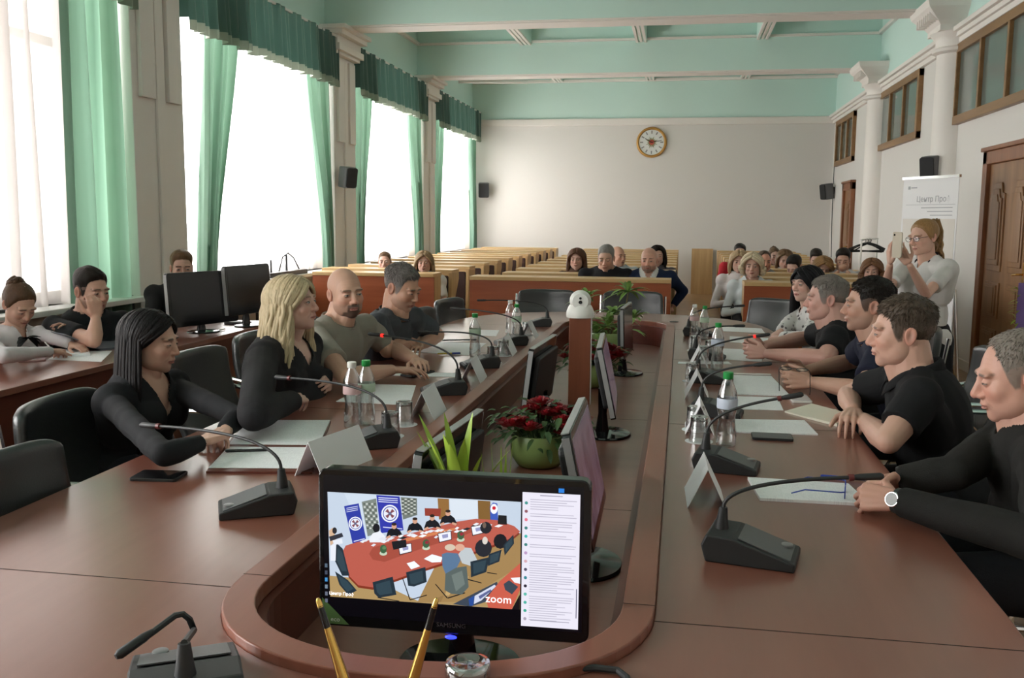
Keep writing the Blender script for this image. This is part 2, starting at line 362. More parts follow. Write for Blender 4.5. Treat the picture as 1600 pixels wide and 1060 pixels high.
# doors of the right wall
def door(y0, y1, idx):
    f = MB(); H = 2.15; t = .12
    f.box(XR-.07, XR+.01, y0, y0+t, 0, H); f.box(XR-.07, XR+.01, y1-t, y1, 0, H); f.box(XR-.07, XR+.01, y0, y1, H-t, H)
    f.box(XR-.09, XR, y0-.02, y1+.02, H, H+.04)
    o = struct(f.build('door_%d' % idx, M_FRAME, bevel=.008))
    l = MB(); l.box(XR-.03, XR-.005, y0+t, y1-t, .01, H-t)
    w_ = (y1-y0-2*t); nleaf = 2 if w_ > 1.1 else 1
    for q in range(nleaf):
        a = y0+t+w_*q/nleaf+.10; b = y0+t+w_*(q+1)/nleaf-.10; mid = (a+b)/2
        for (z0, z1, arch) in ((1.05, H-t-.18, 1), (.62, .95, 0), (.15, .52, 0)):
            top = [(a, z1-.10), (a+.06, z1-.09), (a+.10, z1), (b-.10, z1), (b-.06, z1-.09), (b, z1-.10)] if arch else [(a, z1), (b, z1)]
            pts = [(b, z0), (a, z0)] + top
            l.prism(pts, XR-.045, XR-.03, 0, None, lambda p, d: Vector((d, p[0], p[1])))
            cx = mid; cz = (z0+z1)/2; sh = [(cx+(p[0]-cx)*.80, cz+(p[1]-cz)*.86) for p in pts]
            l.prism(sh, XR-.058, XR-.045, 0, None, lambda p, d: Vector((d, p[0], p[1])))
            sh = [(cx+(p[0]-cx)*.62, cz+(p[1]-cz)*.74) for p in pts]
            l.prism(sh, XR-.066, XR-.058, 0, None, lambda p, d: Vector((d, p[0], p[1])))
    lf = l.build('door_leaf', M_DOOR, o, bevel=.006)
    hm = MB(); hy = y0+t+.07
    hm.box(XR-.05, XR-.03, hy-.02, hy+.02, .92, 1.16); hm.tube([(XR-.04, hy, 1.06), (XR-.10, hy, 1.06), (XR-.10, hy+.10, 1.05)], .009, 8)
    hm.build('door_handle', M_GOLD, lf, smooth=True)
door(8.35, 9.78, 1); door(16.95, 17.9, 2)
# ceiling with beams
struct(MB().box(XL-.4, XR+.3, YF-.3, YB+.3, ZC, ZC+.2).build('ceiling', M_TEAL))
def beam(y0, y1, i):
    m = MB(); m.box(XL, XR, y0, y1, 3.80, ZC, 0)
    m.box(XL, XR, y0+.06, y1-.06, 3.775, 3.80, 1); m.box(XL, XR, y0+.01, y0+.04, 3.785, 3.80, 1); m.box(XL, XR, y1-.04, y1-.01, 3.785, 3.80, 1)
    for yy, d in ((y0, -1), (y1, 1)):
        m.box(XL, XR, min(yy, yy+d*.04), max(yy, yy+d*.04), 4.28, 4.315, 1)
    struct(m.build('trim_%d' % i, [M_TEAL, M_TRIM]))
for k, yb in enumerate((-1.2, 2.75, 7.0, 11.3, 15.4)): beam(yb, yb+.45, 7+k)
rib = MB()
spans = [(-.75, 2.75), (3.20, 7.0), (7.45, 11.3), (11.75, 15.4), (15.85, YB)]
for (a, b) in spans:
    for x in (-2.55, -.72, 1.12):
        rib.box(x-.09, x+.09, a, b, 4.27, ZC, 0); rib.box(x-.085, x-.045, a, b, 4.245, 4.27, 1); rib.box(x-.02, x+.02, a, b, 4.25, 4.27, 1); rib.box(x+.045, x+.085, a, b, 4.245, 4.27, 1)
    for x0, x1 in ((XL, XL+.05), (XR-.05, XR)): rib.box(x0, x1, a, b, 4.28, 4.33, 1)
struct(rib.build('trim_12', [M_TEAL, M_TRIM]))
orn = MB()
def scroll(cx, cy, s, fl=1, z=ZC-.012):
    p = []
    for k in range(26): t = k/25*4.2*math.pi/1.6; r = s*(.12+.88*(1-k/25))*.5; p.append((cx+fl*r*math.cos(t), cy+r*math.sin(t)*.8, z))
    orn.tube(p, [.018*(1-.5*k/25) for k in range(26)], 6)
for (a, b) in spans[2:]:
    xs = [XL, -2.55, -.72, 1.12, XR]
    for x0, x1 in zip(xs, xs[1:]):
        cx = (x0+x1)/2; 
        orn.rbox(x0+.38, x1-.38, a+.65, b-.65, ZC-.014, ZC+.01, .22)
        for sx in (-1, 1):
            for (yy, fy) in ((b-.42, 1), (a+.42, -1)):
                scroll(cx+sx*.30, yy, .34, sx); scroll(cx+sx*.62, yy-.05*fy, .24, -sx)
            for yy in (a+.5*(b-a)-.4, a+.5*(b-a)+.4): scroll(x0+.2 if sx < 0 else x1-.2, yy, .26, sx)
        orn.ell((cx, (a+b)/2, ZC-.02), (.26, .26, .03), 16, 6)
        for k in range(8): q = k*math.pi/4; orn.ell((cx+.33*math.cos(q), (a+b)/2+.33*math.sin(q), ZC-.015), (.09, .05, .025), 8, 4, 0, Matrix.Rotation(q, 4, 'Z'))
struct(orn.build('trim_13', M_TRIM, smooth=True))
# tube lamp by the far beam
t = thing('ceiling_lamp', 'white tube lamp under the mint ceiling left of the far beam', 'lamp', (-3.4, 17.0, 3.92))
MB().box(-.14, .14, -.05, .05, .02, .07).tube([(-.0, 0, .07), (0, 0, .60)], .012, 8).build('housing', M_WHITEP, t, bevel=.01)
MB().tube([(-.62, 0, 0), (.62, 0, 0)], .035, 12).build('lamp_tube', M_WHITEP, t, smooth=True)
t.rotation_euler = (0, 0, R(10))

# ------------------------------------------------------------------ curtains
M_CURT = curtain_mat('green_drape', (.15, .27, .20), (.24, .40, .29), .36)
M_CURT2 = curtain_mat('dark_green_drape', (.045, .10, .085), (.06, .13, .10), .15)
M_FRINGE = curtain_mat('pale_fringe', (.24, .28, .22), (.28, .32, .25), .15)
M_SHEER = sheer_mat('sheer_voile', (.88, .84, .82), .75, .55)
def voile():
    m, nt, b = nodes('folded_voile'); N = nt.nodes; K = nt.links; N.remove(b)
    t = N.new('ShaderNodeBsdfTransparent'); tl = N.new('ShaderNodeBsdfTranslucent'); d = N.new('ShaderNodeBsdfDiffuse')
    tl.inputs[0].default_value = (.080, .074, .071, 1); d.inputs[0].default_value = (.62, .57, .55, 1)
    a = N.new('ShaderNodeAddShader'); K.new(tl.outputs[0], a.inputs[0]); K.new(d.outputs[0], a.inputs[1])
    lw = N.new('ShaderNodeLayerWeight'); lw.inputs[0].default_value = .5
    mr = N.new('ShaderNodeMapRange'); mr.inputs['From Min'].default_value = .05; mr.inputs['From Max'].default_value = .6; mr.inputs['To Min'].default_value = .875; mr.inputs['To Max'].default_value = .986
    K.new(lw.outputs['Facing'], mr.inputs['Value'])
    x = N.new('ShaderNodeMixShader'); K.new(mr.outputs[0], x.inputs[0]); K.new(t.outputs[0], x.inputs[1]); K.new(a.outputs[0], x.inputs[2])
    K.new(x.outputs[0], N['Material Output'].inputs[0]); return m
M_VOILE = voile()
def drape(name, y0, y1, z0, z1, m, label, group, pinch=None, n=9, x=XL+.05, amp=.055, parent=None, slant=0):
    rng = random.Random(int(y0*100)); ph = [rng.uniform(-1, 1) for _ in range(8)]
    rows = 40; cols = n*8; P = []
    for i in range(rows+1):
        v = i/rows; z = z1+(z0-z1)*v; row = []
        if pinch:   # drawn aside: (side, target width, height of tie)
            side, wd = pinch; k = min(1, v/.8); k = k*k*(3-2*k); full = y1-y0; ww = full+(wd-full)*k
            a, b = (y0, y0+ww) if side < 0 else (y1-ww, y1)
        else: a, b = y0, y1
        for j in range(cols+1):
            u = j/cols; y = a+(b-a)*u
            q = u*n*2*math.pi; A = amp*(1 if not pinch else min(1, .75+.5*v))
            xx = x+A*math.sin(q+ph[0]*math.sin(u*5)+.4*v*ph[1])+A*.35*math.sin(q*.5+ph[2]*4+v*2)
            row.append((xx, y+slant*v+.01*math.sin(q*1.7+v*3), z))
        P.append(row)
    o = MB().grid(P).build(name, m, parent, smooth=2)
    if label: tag(o, label, 'curtain', group)
    return o
names = ['left window nearest the camera', 'window behind the desk monitors', 'window left of the pews', 'farthest window by the back wall']
pel = ['out of view', 'nearest and widest of the pleated valances', 'middle of the pleated valances', 'farthest of the pleated valances']
bays = BAYS[1:]
for i, (y0, y1) in enumerate(bays):
    # pleated valance with fringe
    v = thing('valance', 'dark green pleated valance with pale fringe, %s' % ('above the nearest sheer curtain at the top edge' if i == 0 else pel[i]), 'valance', (0, 0, 0), 0, 'green pleated valances')
    n = 26; P = []; F = []
    a, b = y0-.0, y1+.02
    if i == 0: a = 3.3
    for r_ in range(9):
        vv = r_/8; row = []
        for j in range(n*8+1):
            u = j/(n*8); q = u*n*2*math.pi; am = .012+.028*vv
            row.append((XL+.20+am*math.sin(q)+.02*math.sin(q*.31), a+(b-a)*u, 3.66-(.52)*vv))
        P.append(row)
    for r_ in range(3):
        vv = r_/2; F.append([(p[0]+.004, p[1], 3.14-.08*vv+.012*math.sin(p[1]*21)*vv) for p in P[-1]])
    MB().grid(P).grid([[(XL+.2-.2*k/3, a, 3.66-.5*s) for s in (0, 1)] for k in range(4)]).grid([[(XL+.2-.2*k/3, b, 3.66-.5*s) for s in (0, 1)] for k in range(4)]).build('pleated_cloth', M_CURT2, v, smooth=2)
    MB().grid(F).build('fringe', M_FRINGE, v, smooth=2)
    MB().box(XL+.02, XL+.20, a+.01, b-.01, 3.64, 3.665).build('rail', M_WHITEF, v)
    if i == 0:
        drape('curtain', 6.12, 6.85, .05, 3.6, M_CURT, 'light green full-length curtain beside the sheer at the left edge', 'green curtains', None, 4, amp=.06)
    else:
        drape('curtain', y0+(.50 if i == 1 else .06), y0+1.2 if i == 1 else y0+.80, .25, 3.6, M_CURT, 'green curtain drawn back at the near side of the %s' % names[i], 'green curtains', (-1, .24), 5, x=XL+.08, slant=-.25 if i == 1 else 0)
        drape('curtain', y1-(.74 if i < 3 else .5), y1-.02, .25, 3.6, M_CURT, 'green curtain drawn back at the far side of the %s' % names[i], 'green curtains', (1, .2), 5, x=XL+.08)
    if i == 0:
        drape('sheer_curtain', 3.4, 6.35, .1, 3.6, M_VOILE, 'white sheer curtain with soft folds at the left edge of the photo', 'white sheer curtains', None, 11, x=XL-.05, amp=.075)
    else:
        drape('sheer_curtain', y0+.05, y1-.05, .3, 3.6, M_SHEER, 'white sheer curtain glowing in the %s' % names[i], 'white sheer curtains', None, 20, x=XL-.12, amp=.03)

# ================================================================== conference table
TX, TY = -.445, 4.15
IX0, IX1, IY0, IY1 = -.86, -.03, 1.73, 6.58
OX0, OX1, OY0, OY1 = -1.64, .63, 1.85, 6.35
def loop(x0, x1, y0, y1, hn, hf, e, na=28, ns=14):
    cx = (x0+x1)/2; a = (x1-x0)/2; pts = []
    for k in range(ns): pts.append((x1, y0+(y1-y0)*k/ns))
    for k in range(na):
        t = math.pi*k/na; c, s_ = math.cos(t), math.sin(t); pts.append((cx+a*math.copysign(abs(c)**(2/e), c), y1+hf*abs(s_)**(2/e)))
    for k in range(ns): pts.append((x0, y1+(y0-y1)*k/ns))
    for k in range(na):
        t = math.pi+math.pi*k/na; c, s_ = math.cos(t), math.sin(t); pts.append((cx+a*math.copysign(abs(c)**(2/e), c), y0-hn*abs(s_)**(2/e)))
    return pts
def ring(mb, A, B, z0, z1, m=0):
    n = len(A); vs = [(*p, z0) for p in A]+[(*p, z0) for p in B]+[(*p, z1) for p in A]+[(*p, z1) for p in B]
    fs = []
    for i in range(n):
        j = (i+1) % n; fs += [(2*n+i, 2*n+j, 3*n+j, 3*n+i), (i, n+i, n+j, j), (i, j, 2*n+j, 2*n+i), (n+j, n+i, 3*n+i, 3*n+j)]
    return mb.add(vs, fs, m)
INN = loop(IX0+.06, IX1-.06, IY0, IY1, .30, .30, 2.2)
RIMO = loop(IX0, IX1, IY0, IY1, .36, .36, 2.2)
OUT = loop(OX0, OX1, OY0, OY1, 1.25, 1.25, 2.5)
table = thing('conference_table', 'long oval red-brown meeting table with a sunken centre shelf and raised rim', 'table')
ring(MB(), OUT, RIMO, .722, .75).build('tabletop', M_TABLE, table, bevel=.003)
ring(MB(), RIMO, INN, .735, .768).build('rim', M_RIM, table, bevel=.003)
INP = loop(IX0+.08, IX1-.08, IY0, IY1, .28, .28, 2.2); INP2 = loop(IX0+.05, IX1-.05, IY0, IY1, .30, .30, 2.2)
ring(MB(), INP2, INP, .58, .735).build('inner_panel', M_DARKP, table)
n = len(INP2); MB().prism(INP2[::1], .575, .60).build('centre_shelf', M_TABLEX, table)
S1 = loop(OX0+.30, OX1-.30, OY0, OY1-.05, .95, .95, 2.4); S2 = loop(OX0+.33, OX1-.33, OY0, OY1-.05, .92, .92, 2.4)
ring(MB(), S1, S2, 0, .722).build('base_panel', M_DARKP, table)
sm = MB()
for y in (1.70, 3.45, 5.1, 6.5):
    sm.box(OX0+.01, IX0, y-.0015, y+.0015, .7501, .7504); sm.box(IX1, OX1-.01, y-.0015, y+.0015, .7501, .7504)
for y in (2.85, 4.2, 5.55): sm.box(IX0+.08, IX1-.08, y-.0015, y+.0015, .6001, .6004)
for y in (1.73, 4.15, 6.55): sm.box(IX0, IX0+.06, y-.001, y+.001, .7681, .7684); sm.box(IX1-.06, IX1, y-.001, y+.001, .7681, .7684)
M_SEAM = mat('seam_shadow_gap', (.02, .008, .006), .8)
for k in range(0, len(sm.v), 8): q_ = MB(); q_.add(sm.v[k:k+8], [(3, 2, 1, 0), (4, 5, 6, 7), (0, 1, 5, 4), (1, 2, 6, 5), (2, 3, 7, 6), (3, 0, 4, 7)]); q_.build('seam', M_SEAM, table)
gm = MB(); gm.lathe([(.032, .7502), (.032, .753), (.026, .754), (.02, .7525)], 20, 0, Matrix.Translation((-.04, 7.0, 0))); gm.build('cable_grommet', M_BLACK, table, smooth=True)

# ------------------------------------------------------------------ window desk
dk = thing('side_desk', 'long red-brown desk along the windows with a plain dark front panel', 'desk')
MB().box(-3.60, -2.83, 1.2, 6.35, .72, .75).build('desktop', M_TABLE, dk, bevel=.003)
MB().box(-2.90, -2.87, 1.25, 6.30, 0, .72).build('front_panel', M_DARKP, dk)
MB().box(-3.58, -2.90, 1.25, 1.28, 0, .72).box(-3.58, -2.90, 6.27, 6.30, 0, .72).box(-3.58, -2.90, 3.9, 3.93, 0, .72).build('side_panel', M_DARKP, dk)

# ------------------------------------------------------------------ pews
def front_desk(x0, x1, y, label, zt=.92, group='front panels of the pew blocks'):
    t = thing('front_screen', label, 'pew front', ((x0+x1)/2, y, 0), 0, group)
    w_ = (x1-x0)/2
    MB().box(-w_, w_, 0, .03, 0, zt-.02).build('panel', M_PANEL, t)
    MB().box(-w_-.0, w_+.0, -.01, .32, zt-.02, zt+.015).build('desk_top', M_PEW, t, bevel=.004)
    for s in (-1, 1): MB().box(s*w_-.02 if s > 0 else -w_, w_ if s > 0 else -w_+.02, .03, .28, 0, zt-.02).build('end_panel', M_PEWZ, t)
    return t
def pew(x0, x1, zt=.92):
    t = thing('pew', '', 'pew'); w_ = (x1-x0)/2; e = .035
    MB().box(-w_+e, w_-e, -.03, .0, .30, zt-.02).build('backrest', M_PEW, t)
    MB().box(-w_-.0, w_+.0, -.035, .27, zt-.02, zt+.012).build('desk_top', M_PEW, t, bevel=.003)
    MB().rbox(-w_+e+.01, w_-e-.01, -.085, -.03, .47, zt-.05, .02, axis='Y').build('back_cushion', M_BROWNC, t)
    MB().rbox(-w_+e+.01, w_-e-.01, -.46, -.06, .38, .45, .02, axis='X').build('seat_cushion', M_BROWNC, t)
    MB().box(-w_+e, w_-e, -.45, -.04, .35, .38).build('seat_board', M_PEW, t)
    for s in (-1, 1):
        a = -w_ if s < 0 else w_-e
        pts = [(-.12, 0), (.24, 0), (.24, .10), (.08, .22), (.08, .60), (.27, zt-.10), (.27, zt-.02), (-.08, zt-.02), (-.10, .55)]
        MB().prism(pts, a, a+e, 0, None, lambda p, d: Vector((d, p[0], p[1]))).build('end_panel', M_PEWZ, t, bevel=.004)
    return t
front_desk(-2.02, -.09, 8.98, 'wide red-brown wooden front panel of the middle pews, behind two black chairs')
front_desk(-3.74, -2.45, 9.25, 'sunlit orange-red wooden front panel of the left pews, behind the bald man')
front_desk(.57, 2.0, 8.86, 'red-brown wooden front panel of the right pews, behind the empty right chair')
NR = 11; DY = .83; ordn = ['first', 'second', 'third', 'fourth', 'fifth', 'sixth', 'seventh', 'eighth', 'ninth', 'tenth', 'last']
for (x0, x1, Y0, blk) in ((-3.95, -2.45, 9.25, 'left'), (-1.85, -.06, 8.98, 'middle'), (.60, 2.0, 8.86, 'right')):
    base = pew(x0, x1)
    for i in range(NR):
        if blk == 'left': X = (x0+x1)/2 + .005*i
        elif blk == 'right': X = (x0+x1)/2 + .005*i
        else: X = (x0+x1)/2
        o = base if i == 0 else dup(base)
        o.location = (X, Y0+DY*(i+1), 0)
        o['label'] = 'light oak pew with brown cushions, %s row of the %s block' % (ordn[i], blk); o['group'] = 'pews of the %s block' % blk
# leaning board by the back wall
o = MB().box(0, .42, 0, .025, .01, .93).build('wood_board', M_PEWZ, loc=(.20, 19.42, 0)); tag(o, 'plain brown wooden board leaning against the white back wall', 'board'); o.rotation_euler = (R(-6), 0, 0)

# ------------------------------------------------------------------ chairs
def chair_parts(t):
    # seat faces +Y in local space, width along X
    def surf(off):
        P = []
        for i in range(13):
            v = i/12; z = .50+.385*v; row = []
            for j in range(13):
                u = j/12*2-1; hw = .265*(1-.05*v**3)
                y = -.235-.10*v-.03*math.sin(v*math.pi)+.055*u*u + off; zz = z+(.0 if abs(u) < .8 else -.02*(abs(u)-.8)/.2*(v > .9))
                row.append((hw*u, y, zz))
            P.append(row)
        return P
    A, B = surf(.022), surf(-.022); m = MB(); m.grid(A); m.grid([r[::-1] for r in B])
    for (a, b) in ((A[0], B[0]), (B[-1], A[-1])): m.grid([b, a])
    m.grid([[r[0] for r in A], [r[0] for r in B]]); m.grid([[r[-1] for r in B], [r[-1] for r in A]])
    o = m.build('backrest', M_LEATHER, t, smooth=2)
    bm = bmesh.new(); bm.from_mesh(o.data); bmesh.ops.remove_doubles(bm, verts=bm.verts, dist=1e-5); bmesh.ops.recalc_face_normals(bm, faces=bm.faces); bm.to_mesh(o.data); bm.free()
    md = o.modifiers.new('s', 'SUBSURF'); md.levels = 1; md.render_levels = 1
    MB().rbox(-.25, .25, -.24, .24, .42, .49, .05).build('seat', M_LEATHER, t, smooth=True, bevel=.015)
    for s in (-1, 1):
        x = s*.275
        path = [(x, -.335, .84), (x, -.31, .68), (x, -.25, .52), (x, -.20, .44), (x, .10, .43), (x, .25, .42), (x, .28, .36), (x, .25, .05), (x, .20, .018), (x, -.25, .018)]
        MB().tube(path, .012, 8).build('side_frame', M_CHROME, t, smooth=True)
        MB().tube([(x, -.31, .68), (x*1.02, -.20, .66), (x*1.02, .08, .66), (x*1.02, .14, .62), (x, .18, .45)], .011, 8).build('armrest', M_CHROME, t, smooth=True)
    MB().tube([(-.275, -.25, .018), (.275, -.25, .018)], .012, 8).build('crossbar', M_CHROME, t, smooth=True)
chair0 = thing('meeting_chair', '', 'chair'); chair_parts(chair0); used = [False]
def chair(x, y, rz, label, group='black leather meeting chairs'):
    if not used[0]: c = chair0; c.location = (x, y, 0); c.rotation_euler = (0, 0, rz); used[0] = True; c['label'] = label; c['group'] = group; return c
    return dup(chair0, (x, y, 0), rz, label, group)
# rz: local +Y is where the chair looks
LOOK_R, LOOK_L = R(-90), R(90)
chair(-1.40, 2.10, R(-86), 'empty black leather chair at the left table edge, nearest the camera')
chair(-1.77, 2.86, R(-84), 'black leather chair under the dark-haired woman at the left table edge')
chair(-1.89, 3.97, R(-92), 'black leather chair behind the blonde woman, its back showing beside the dark hair')
chair(-1.93, 4.68, R(-90), 'black chair under the bald man in a grey T-shirt')
chair(-1.93, 5.35, R(-90), 'black chair under the grey-haired man with crossed forearms')
chair(-1.44, 6.16, R(-94), 'empty black chair beyond the grey-haired man, nearer of the two')
chair(-1.45, 6.95, R(-100), 'empty black chair with a chrome frame edge at the far left table corner')
chair(-1.14, 7.85, R(180), 'empty black chair at the far table end, left of the tall green plant')
chair(-.40, 7.85, R(180), 'empty black chair at the far table end, behind the tall green plant')
chair(.56, 7.42, R(140), 'empty shiny black chair at the far right table corner')
chair(1.25, 2.55, R(92), 'black chair under the balding man in a dark overshirt')
chair(1.22, 3.30, R(90), 'black chair under the man in a black polo shirt')
chair(1.20, 4.12, R(90), 'black chair under the man in a navy T-shirt')
chair(1.20, 4.85, R(90), 'black chair under the heavy man in a black T-shirt')
chair(1.15, 5.9, R(92), 'black chair under the woman in a patterned blouse')
c = chair(1.75, 3.85, R(95), 'black chair carrying a navy jacket, behind the man in the black polo', 'chairs behind the right table side')
jm = MB(); P = []
for i in range(13):
    v = i/12; row = []
    for j in range(21):
        u = j/20*2-1; th = .05+.02*math.sin(u*9+v*3)
        if v < .45: y = -.30-.12-v*.0+.05*u*u-th+.06*(v/.45)*0; z = .40+.62*(v/.45)
        else: y = -.36-.06+.16*((v-.45)/.55)+.05*u*u; z = 1.02-.5*max(0, (v-.6)/.4)**1.3+.02*math.sin((v-.45)*3)
        row.append((.31*u+.015*math.sin(v*14+j), y+.015*math.sin(u*14+v*4), z-.06*u*u))
    P.append(row)
o = jm.grid(P).build('jacket', mat('navy_cloth', (.012, .016, .035), .85, bump=.3, bscale=80, sheen=.2), smooth=2, solid=.03)
o.location = (1.75, 3.85, -.10); o.rotation_euler = (0, 0, R(95)); tag(o, 'dark navy jacket hung over a chair back behind the men on the right', 'jacket')
chair(-4.0, 4.35, R(-100), 'dark chair under the woman in a white shirt at the window desk', 'chairs behind the window desk')
chair(-4.0, 5.3, R(-90), 'dark chair under the bearded man at the window desk', 'chairs behind the window desk')
chair(-3.95, 6.75, R(-150), 'dark chair under the man hidden by the desk monitors', 'chairs behind the window desk')

# ------------------------------------------------------------------ microphones
def mic(name, x, y, rz, tip, red=None, label='', k=1.0, bendh=.14, path=None):
    t = thing('gooseneck_microphone', label, 'microphone', (x, y, .75), rz, 'gooseneck conference microphones')
    b = MB(); w_ = .062
    pts = [(-.095, 0), (.085, 0), (.095, .035), (.085, .058), (.03, .056), (-.095, .018)]   # side profile in local (Y,Z); low side at -Y faces the speaker
    b.prism([(p[0]*k, p[1]*k) for p in pts], -w_*k, w_*k, 0, None, lambda p, d: Vector((d, -p[0]*-1, p[1])))
    b.build('base', M_BLACK, t, bevel=.004)
    g = MB(); g.prism([(-.085*k, .0205*k), (.02*k, .0545*k), (.02*k, .0565*k), (-.085*k, .0225*k)], -.052*k, .052*k, 0, None, lambda p, d: Vector((d, p[0], p[1]))); gr = g.build('speaker_grille', M_GREYP, t)
    MB().lathe([(.013, 0), (.013, .004), (.009, .005)], 14, 0, Matrix.Translation((.028*k, -.07*k, .027*k))).build('talk_button', mat('button_grey', (.2, .2, .2), .4), t, smooth=True)
    lt = Matrix.Rotation(-rz, 4, 'Z') @ (Vector(tip)-Vector((x, y, .75)))
    q0 = Matrix.Rotation(-rz, 4, 'Z') @ (Vector(path[-1])-Vector((x, y, .75))) if path else Vector((0, .06, .13))
    lt = lt-(lt-q0).normalized()*.055
    r0 = Vector((0, .062*k, .055*k)); 
    cl = MB().tube([r0, r0+Vector((0, 0, .02)), r0+Vector((0, -.002, .05))], [.016, .013, .009], 12).build('collar', M_BLACK, t, smooth=True)
    a = r0+Vector((0, -.002, .05)); d = lt-a; h = d.copy(); h.z = 0; hd = h.normalized() if h.length > 1e-4 else Vector((0, -1, 0))
    c1 = a+Vector((0, 0, bendh*.55)); c2 = a+Vector((0, 0, bendh*.62))+d*.30
    P = []
    for i in range(19):
        u = i/18; q = min(1, u*1.0)
        p = a*(1-q)**3+c1*(3*q*(1-q)**2)+c2*(3*q*q*(1-q))+lt*q**3; P.append(p)
    if path: P = [a]+[Matrix.Rotation(-rz, 4, 'Z') @ (Vector(q_)-Vector((x, y, .75))) for q_ in path]+[lt]
    MB().tube(P, [.0042*k]*len(P), 8).build('gooseneck', M_BLACK, t, smooth=True)
    dr = (P[-1]-P[-3]).normalized(); 
    hd_ = MB().tube([lt-dr*.005, lt+dr*.012, lt+dr*.055, lt+dr*.062], [.005, .0078, .0082, .0045], 12).build('mic_head', M_BLACK, t, smooth=True)
    if red: MB().tube([lt-dr*.012, lt-dr*.001], [.0080, .0080], 14).build('light_ring', mat('red_ring_lit' if red > 1 else 'red_ring', (.75, .02, .015) if red > 1 else (.12, .02, .02), .4, emis=.8 if red > 1 else None), hd_, smooth=True)
    return t
cpos = PZ(300, 1040, .82); fz = R(-150)
mic('a', cpos.x+.062*math.sin(fz), cpos.y-.062*math.cos(fz)-.02, fz, PY(188, 1028, 1.30), 0, 'black microphone with a sharply bent neck, lower left corner of the photo', 1.3, .075, path=[PY(x_, y_, Y_) for x_, y_, Y_ in ((303, 985, 1.385), (296, 968, 1.38), (286, 960, 1.375), (274, 962, 1.37), (255, 976, 1.355), (215, 1006, 1.32))])
mic('b', -1.04, 2.18, R(-62), PY(222, 660, 2.34), 1, 'black microphone in front of the dark-haired woman, left table side', 1, 0.105)
mic('b', -.99, 2.90, R(-62), PY(432, 586, 3.10), 1, 'black microphone pointing at the blonde woman, beside the water bottles', 1, 0.112)
mic('b', -.98, 3.86, R(-68), PY(578, 518, 3.95), 2, 'black microphone with a glowing red ring, between bald man and name cards', 1, 0.124)
mic('b', -.98, 4.60, R(-66), PY(655, 517, 4.7), 0, 'black microphone in front of the grey-haired man on the left', 1, 0.093)
mic('b', -.98, 5.48, R(-68), PY(705, 480, 5.6), 0, 'black microphone curving over the table beyond the grey-haired man', 1, 0.093)
mic('b', -.97, 6.50, R(-80), PY(747, 468, 6.5), 0, 'farthest black microphone on the left table side, before the red panel', 1, 0.093)
mic('b', .17, 2.08, R(78), PY(1375, 740, 2.12), 1, 'black microphone nearest the camera on the right table side', 1.05, 0.068)
mic('b', .15, 2.84, R(80), PY(1250, 612, 2.82), 1, 'black microphone pointing at the man in the black polo', 1, 0.081)
mic('b', .15, 3.64, R(80), PY(1202, 564, 3.62), 0, 'black microphone pointing at the man in the navy T-shirt', 1, 0.081)
mic('b', .15, 4.40, R(80), PY(1200, 520, 4.40), 2, 'black microphone with a glowing red ring on the right table side', 1, 0.081)
mic('b', .15, 5.15, R(80), PY(1162, 506, 5.2), 0, 'black microphone behind the two right-hand bottles', 1, 0.081)
mic('b', .12, 6.2, R(85), PY(1162, 476, 6.25), 0, 'farthest black microphone on the right, before the empty right chair', 1, 0.081)
# cable of the microphone at the lower edge
o = MB().tube([PZ(x, y, .757) for x, y in ((800, 1075), (840, 1056), (880, 1046), (930, 1044), (965, 1048), (980, 1060), (985, 1080))], .006, 8).build('cable', M_BLACK, smooth=True); tag(o, 'black cable curling over the table at the bottom edge of the photo', 'cable')

# ------------------------------------------------------------------ name cards
def card(cx, cy, rz, L, label, h=.105, hw=.05):
    p = []; t = .0012
    prof = [(-hw, 0), (0, h), (hw, 0), (hw-t*2, 0), (0, h-t*3), (-hw+t*2, 0)]
    o = MB().prism(prof, -L/2, L/2, 0, None, lambda q, d: Vector((q[0], d, q[1]))).build('name_card', M_PLAIN, loc=(cx, cy, .7502)); o.rotation_euler = (0, 0, rz)
    return tag(o, label, 'name card', 'folded white name cards')
card(-1.00, 2.62, R(-14), .26, 'white folded name card nearest on the left, behind the first microphone')
card(-.93, 3.42, R(2), .21, 'white folded name card beside the upturned glasses')
card(-.93, 4.22, R(4), .21, 'white folded name card beyond the red-ringed microphone on the left')
card(-.94, 5.10, R(3), .2, 'white folded name card beside the third left-hand bottle')
card(-.93, 5.85, R(3), .2, 'farthest white folded name card on the left side')
card(.08, 2.52, R(2), .19, 'white folded name card nearest on the right, before the second microphone')
card(.08, 3.38, R(0), .19, 'white folded name card beyond the single tall bottle')
card(.08, 4.05, R(0), .19, 'white folded name card by the third right-hand microphone')
card(.10, 4.82, R(0), .18, 'white folded name card before the paired far glasses on the right')

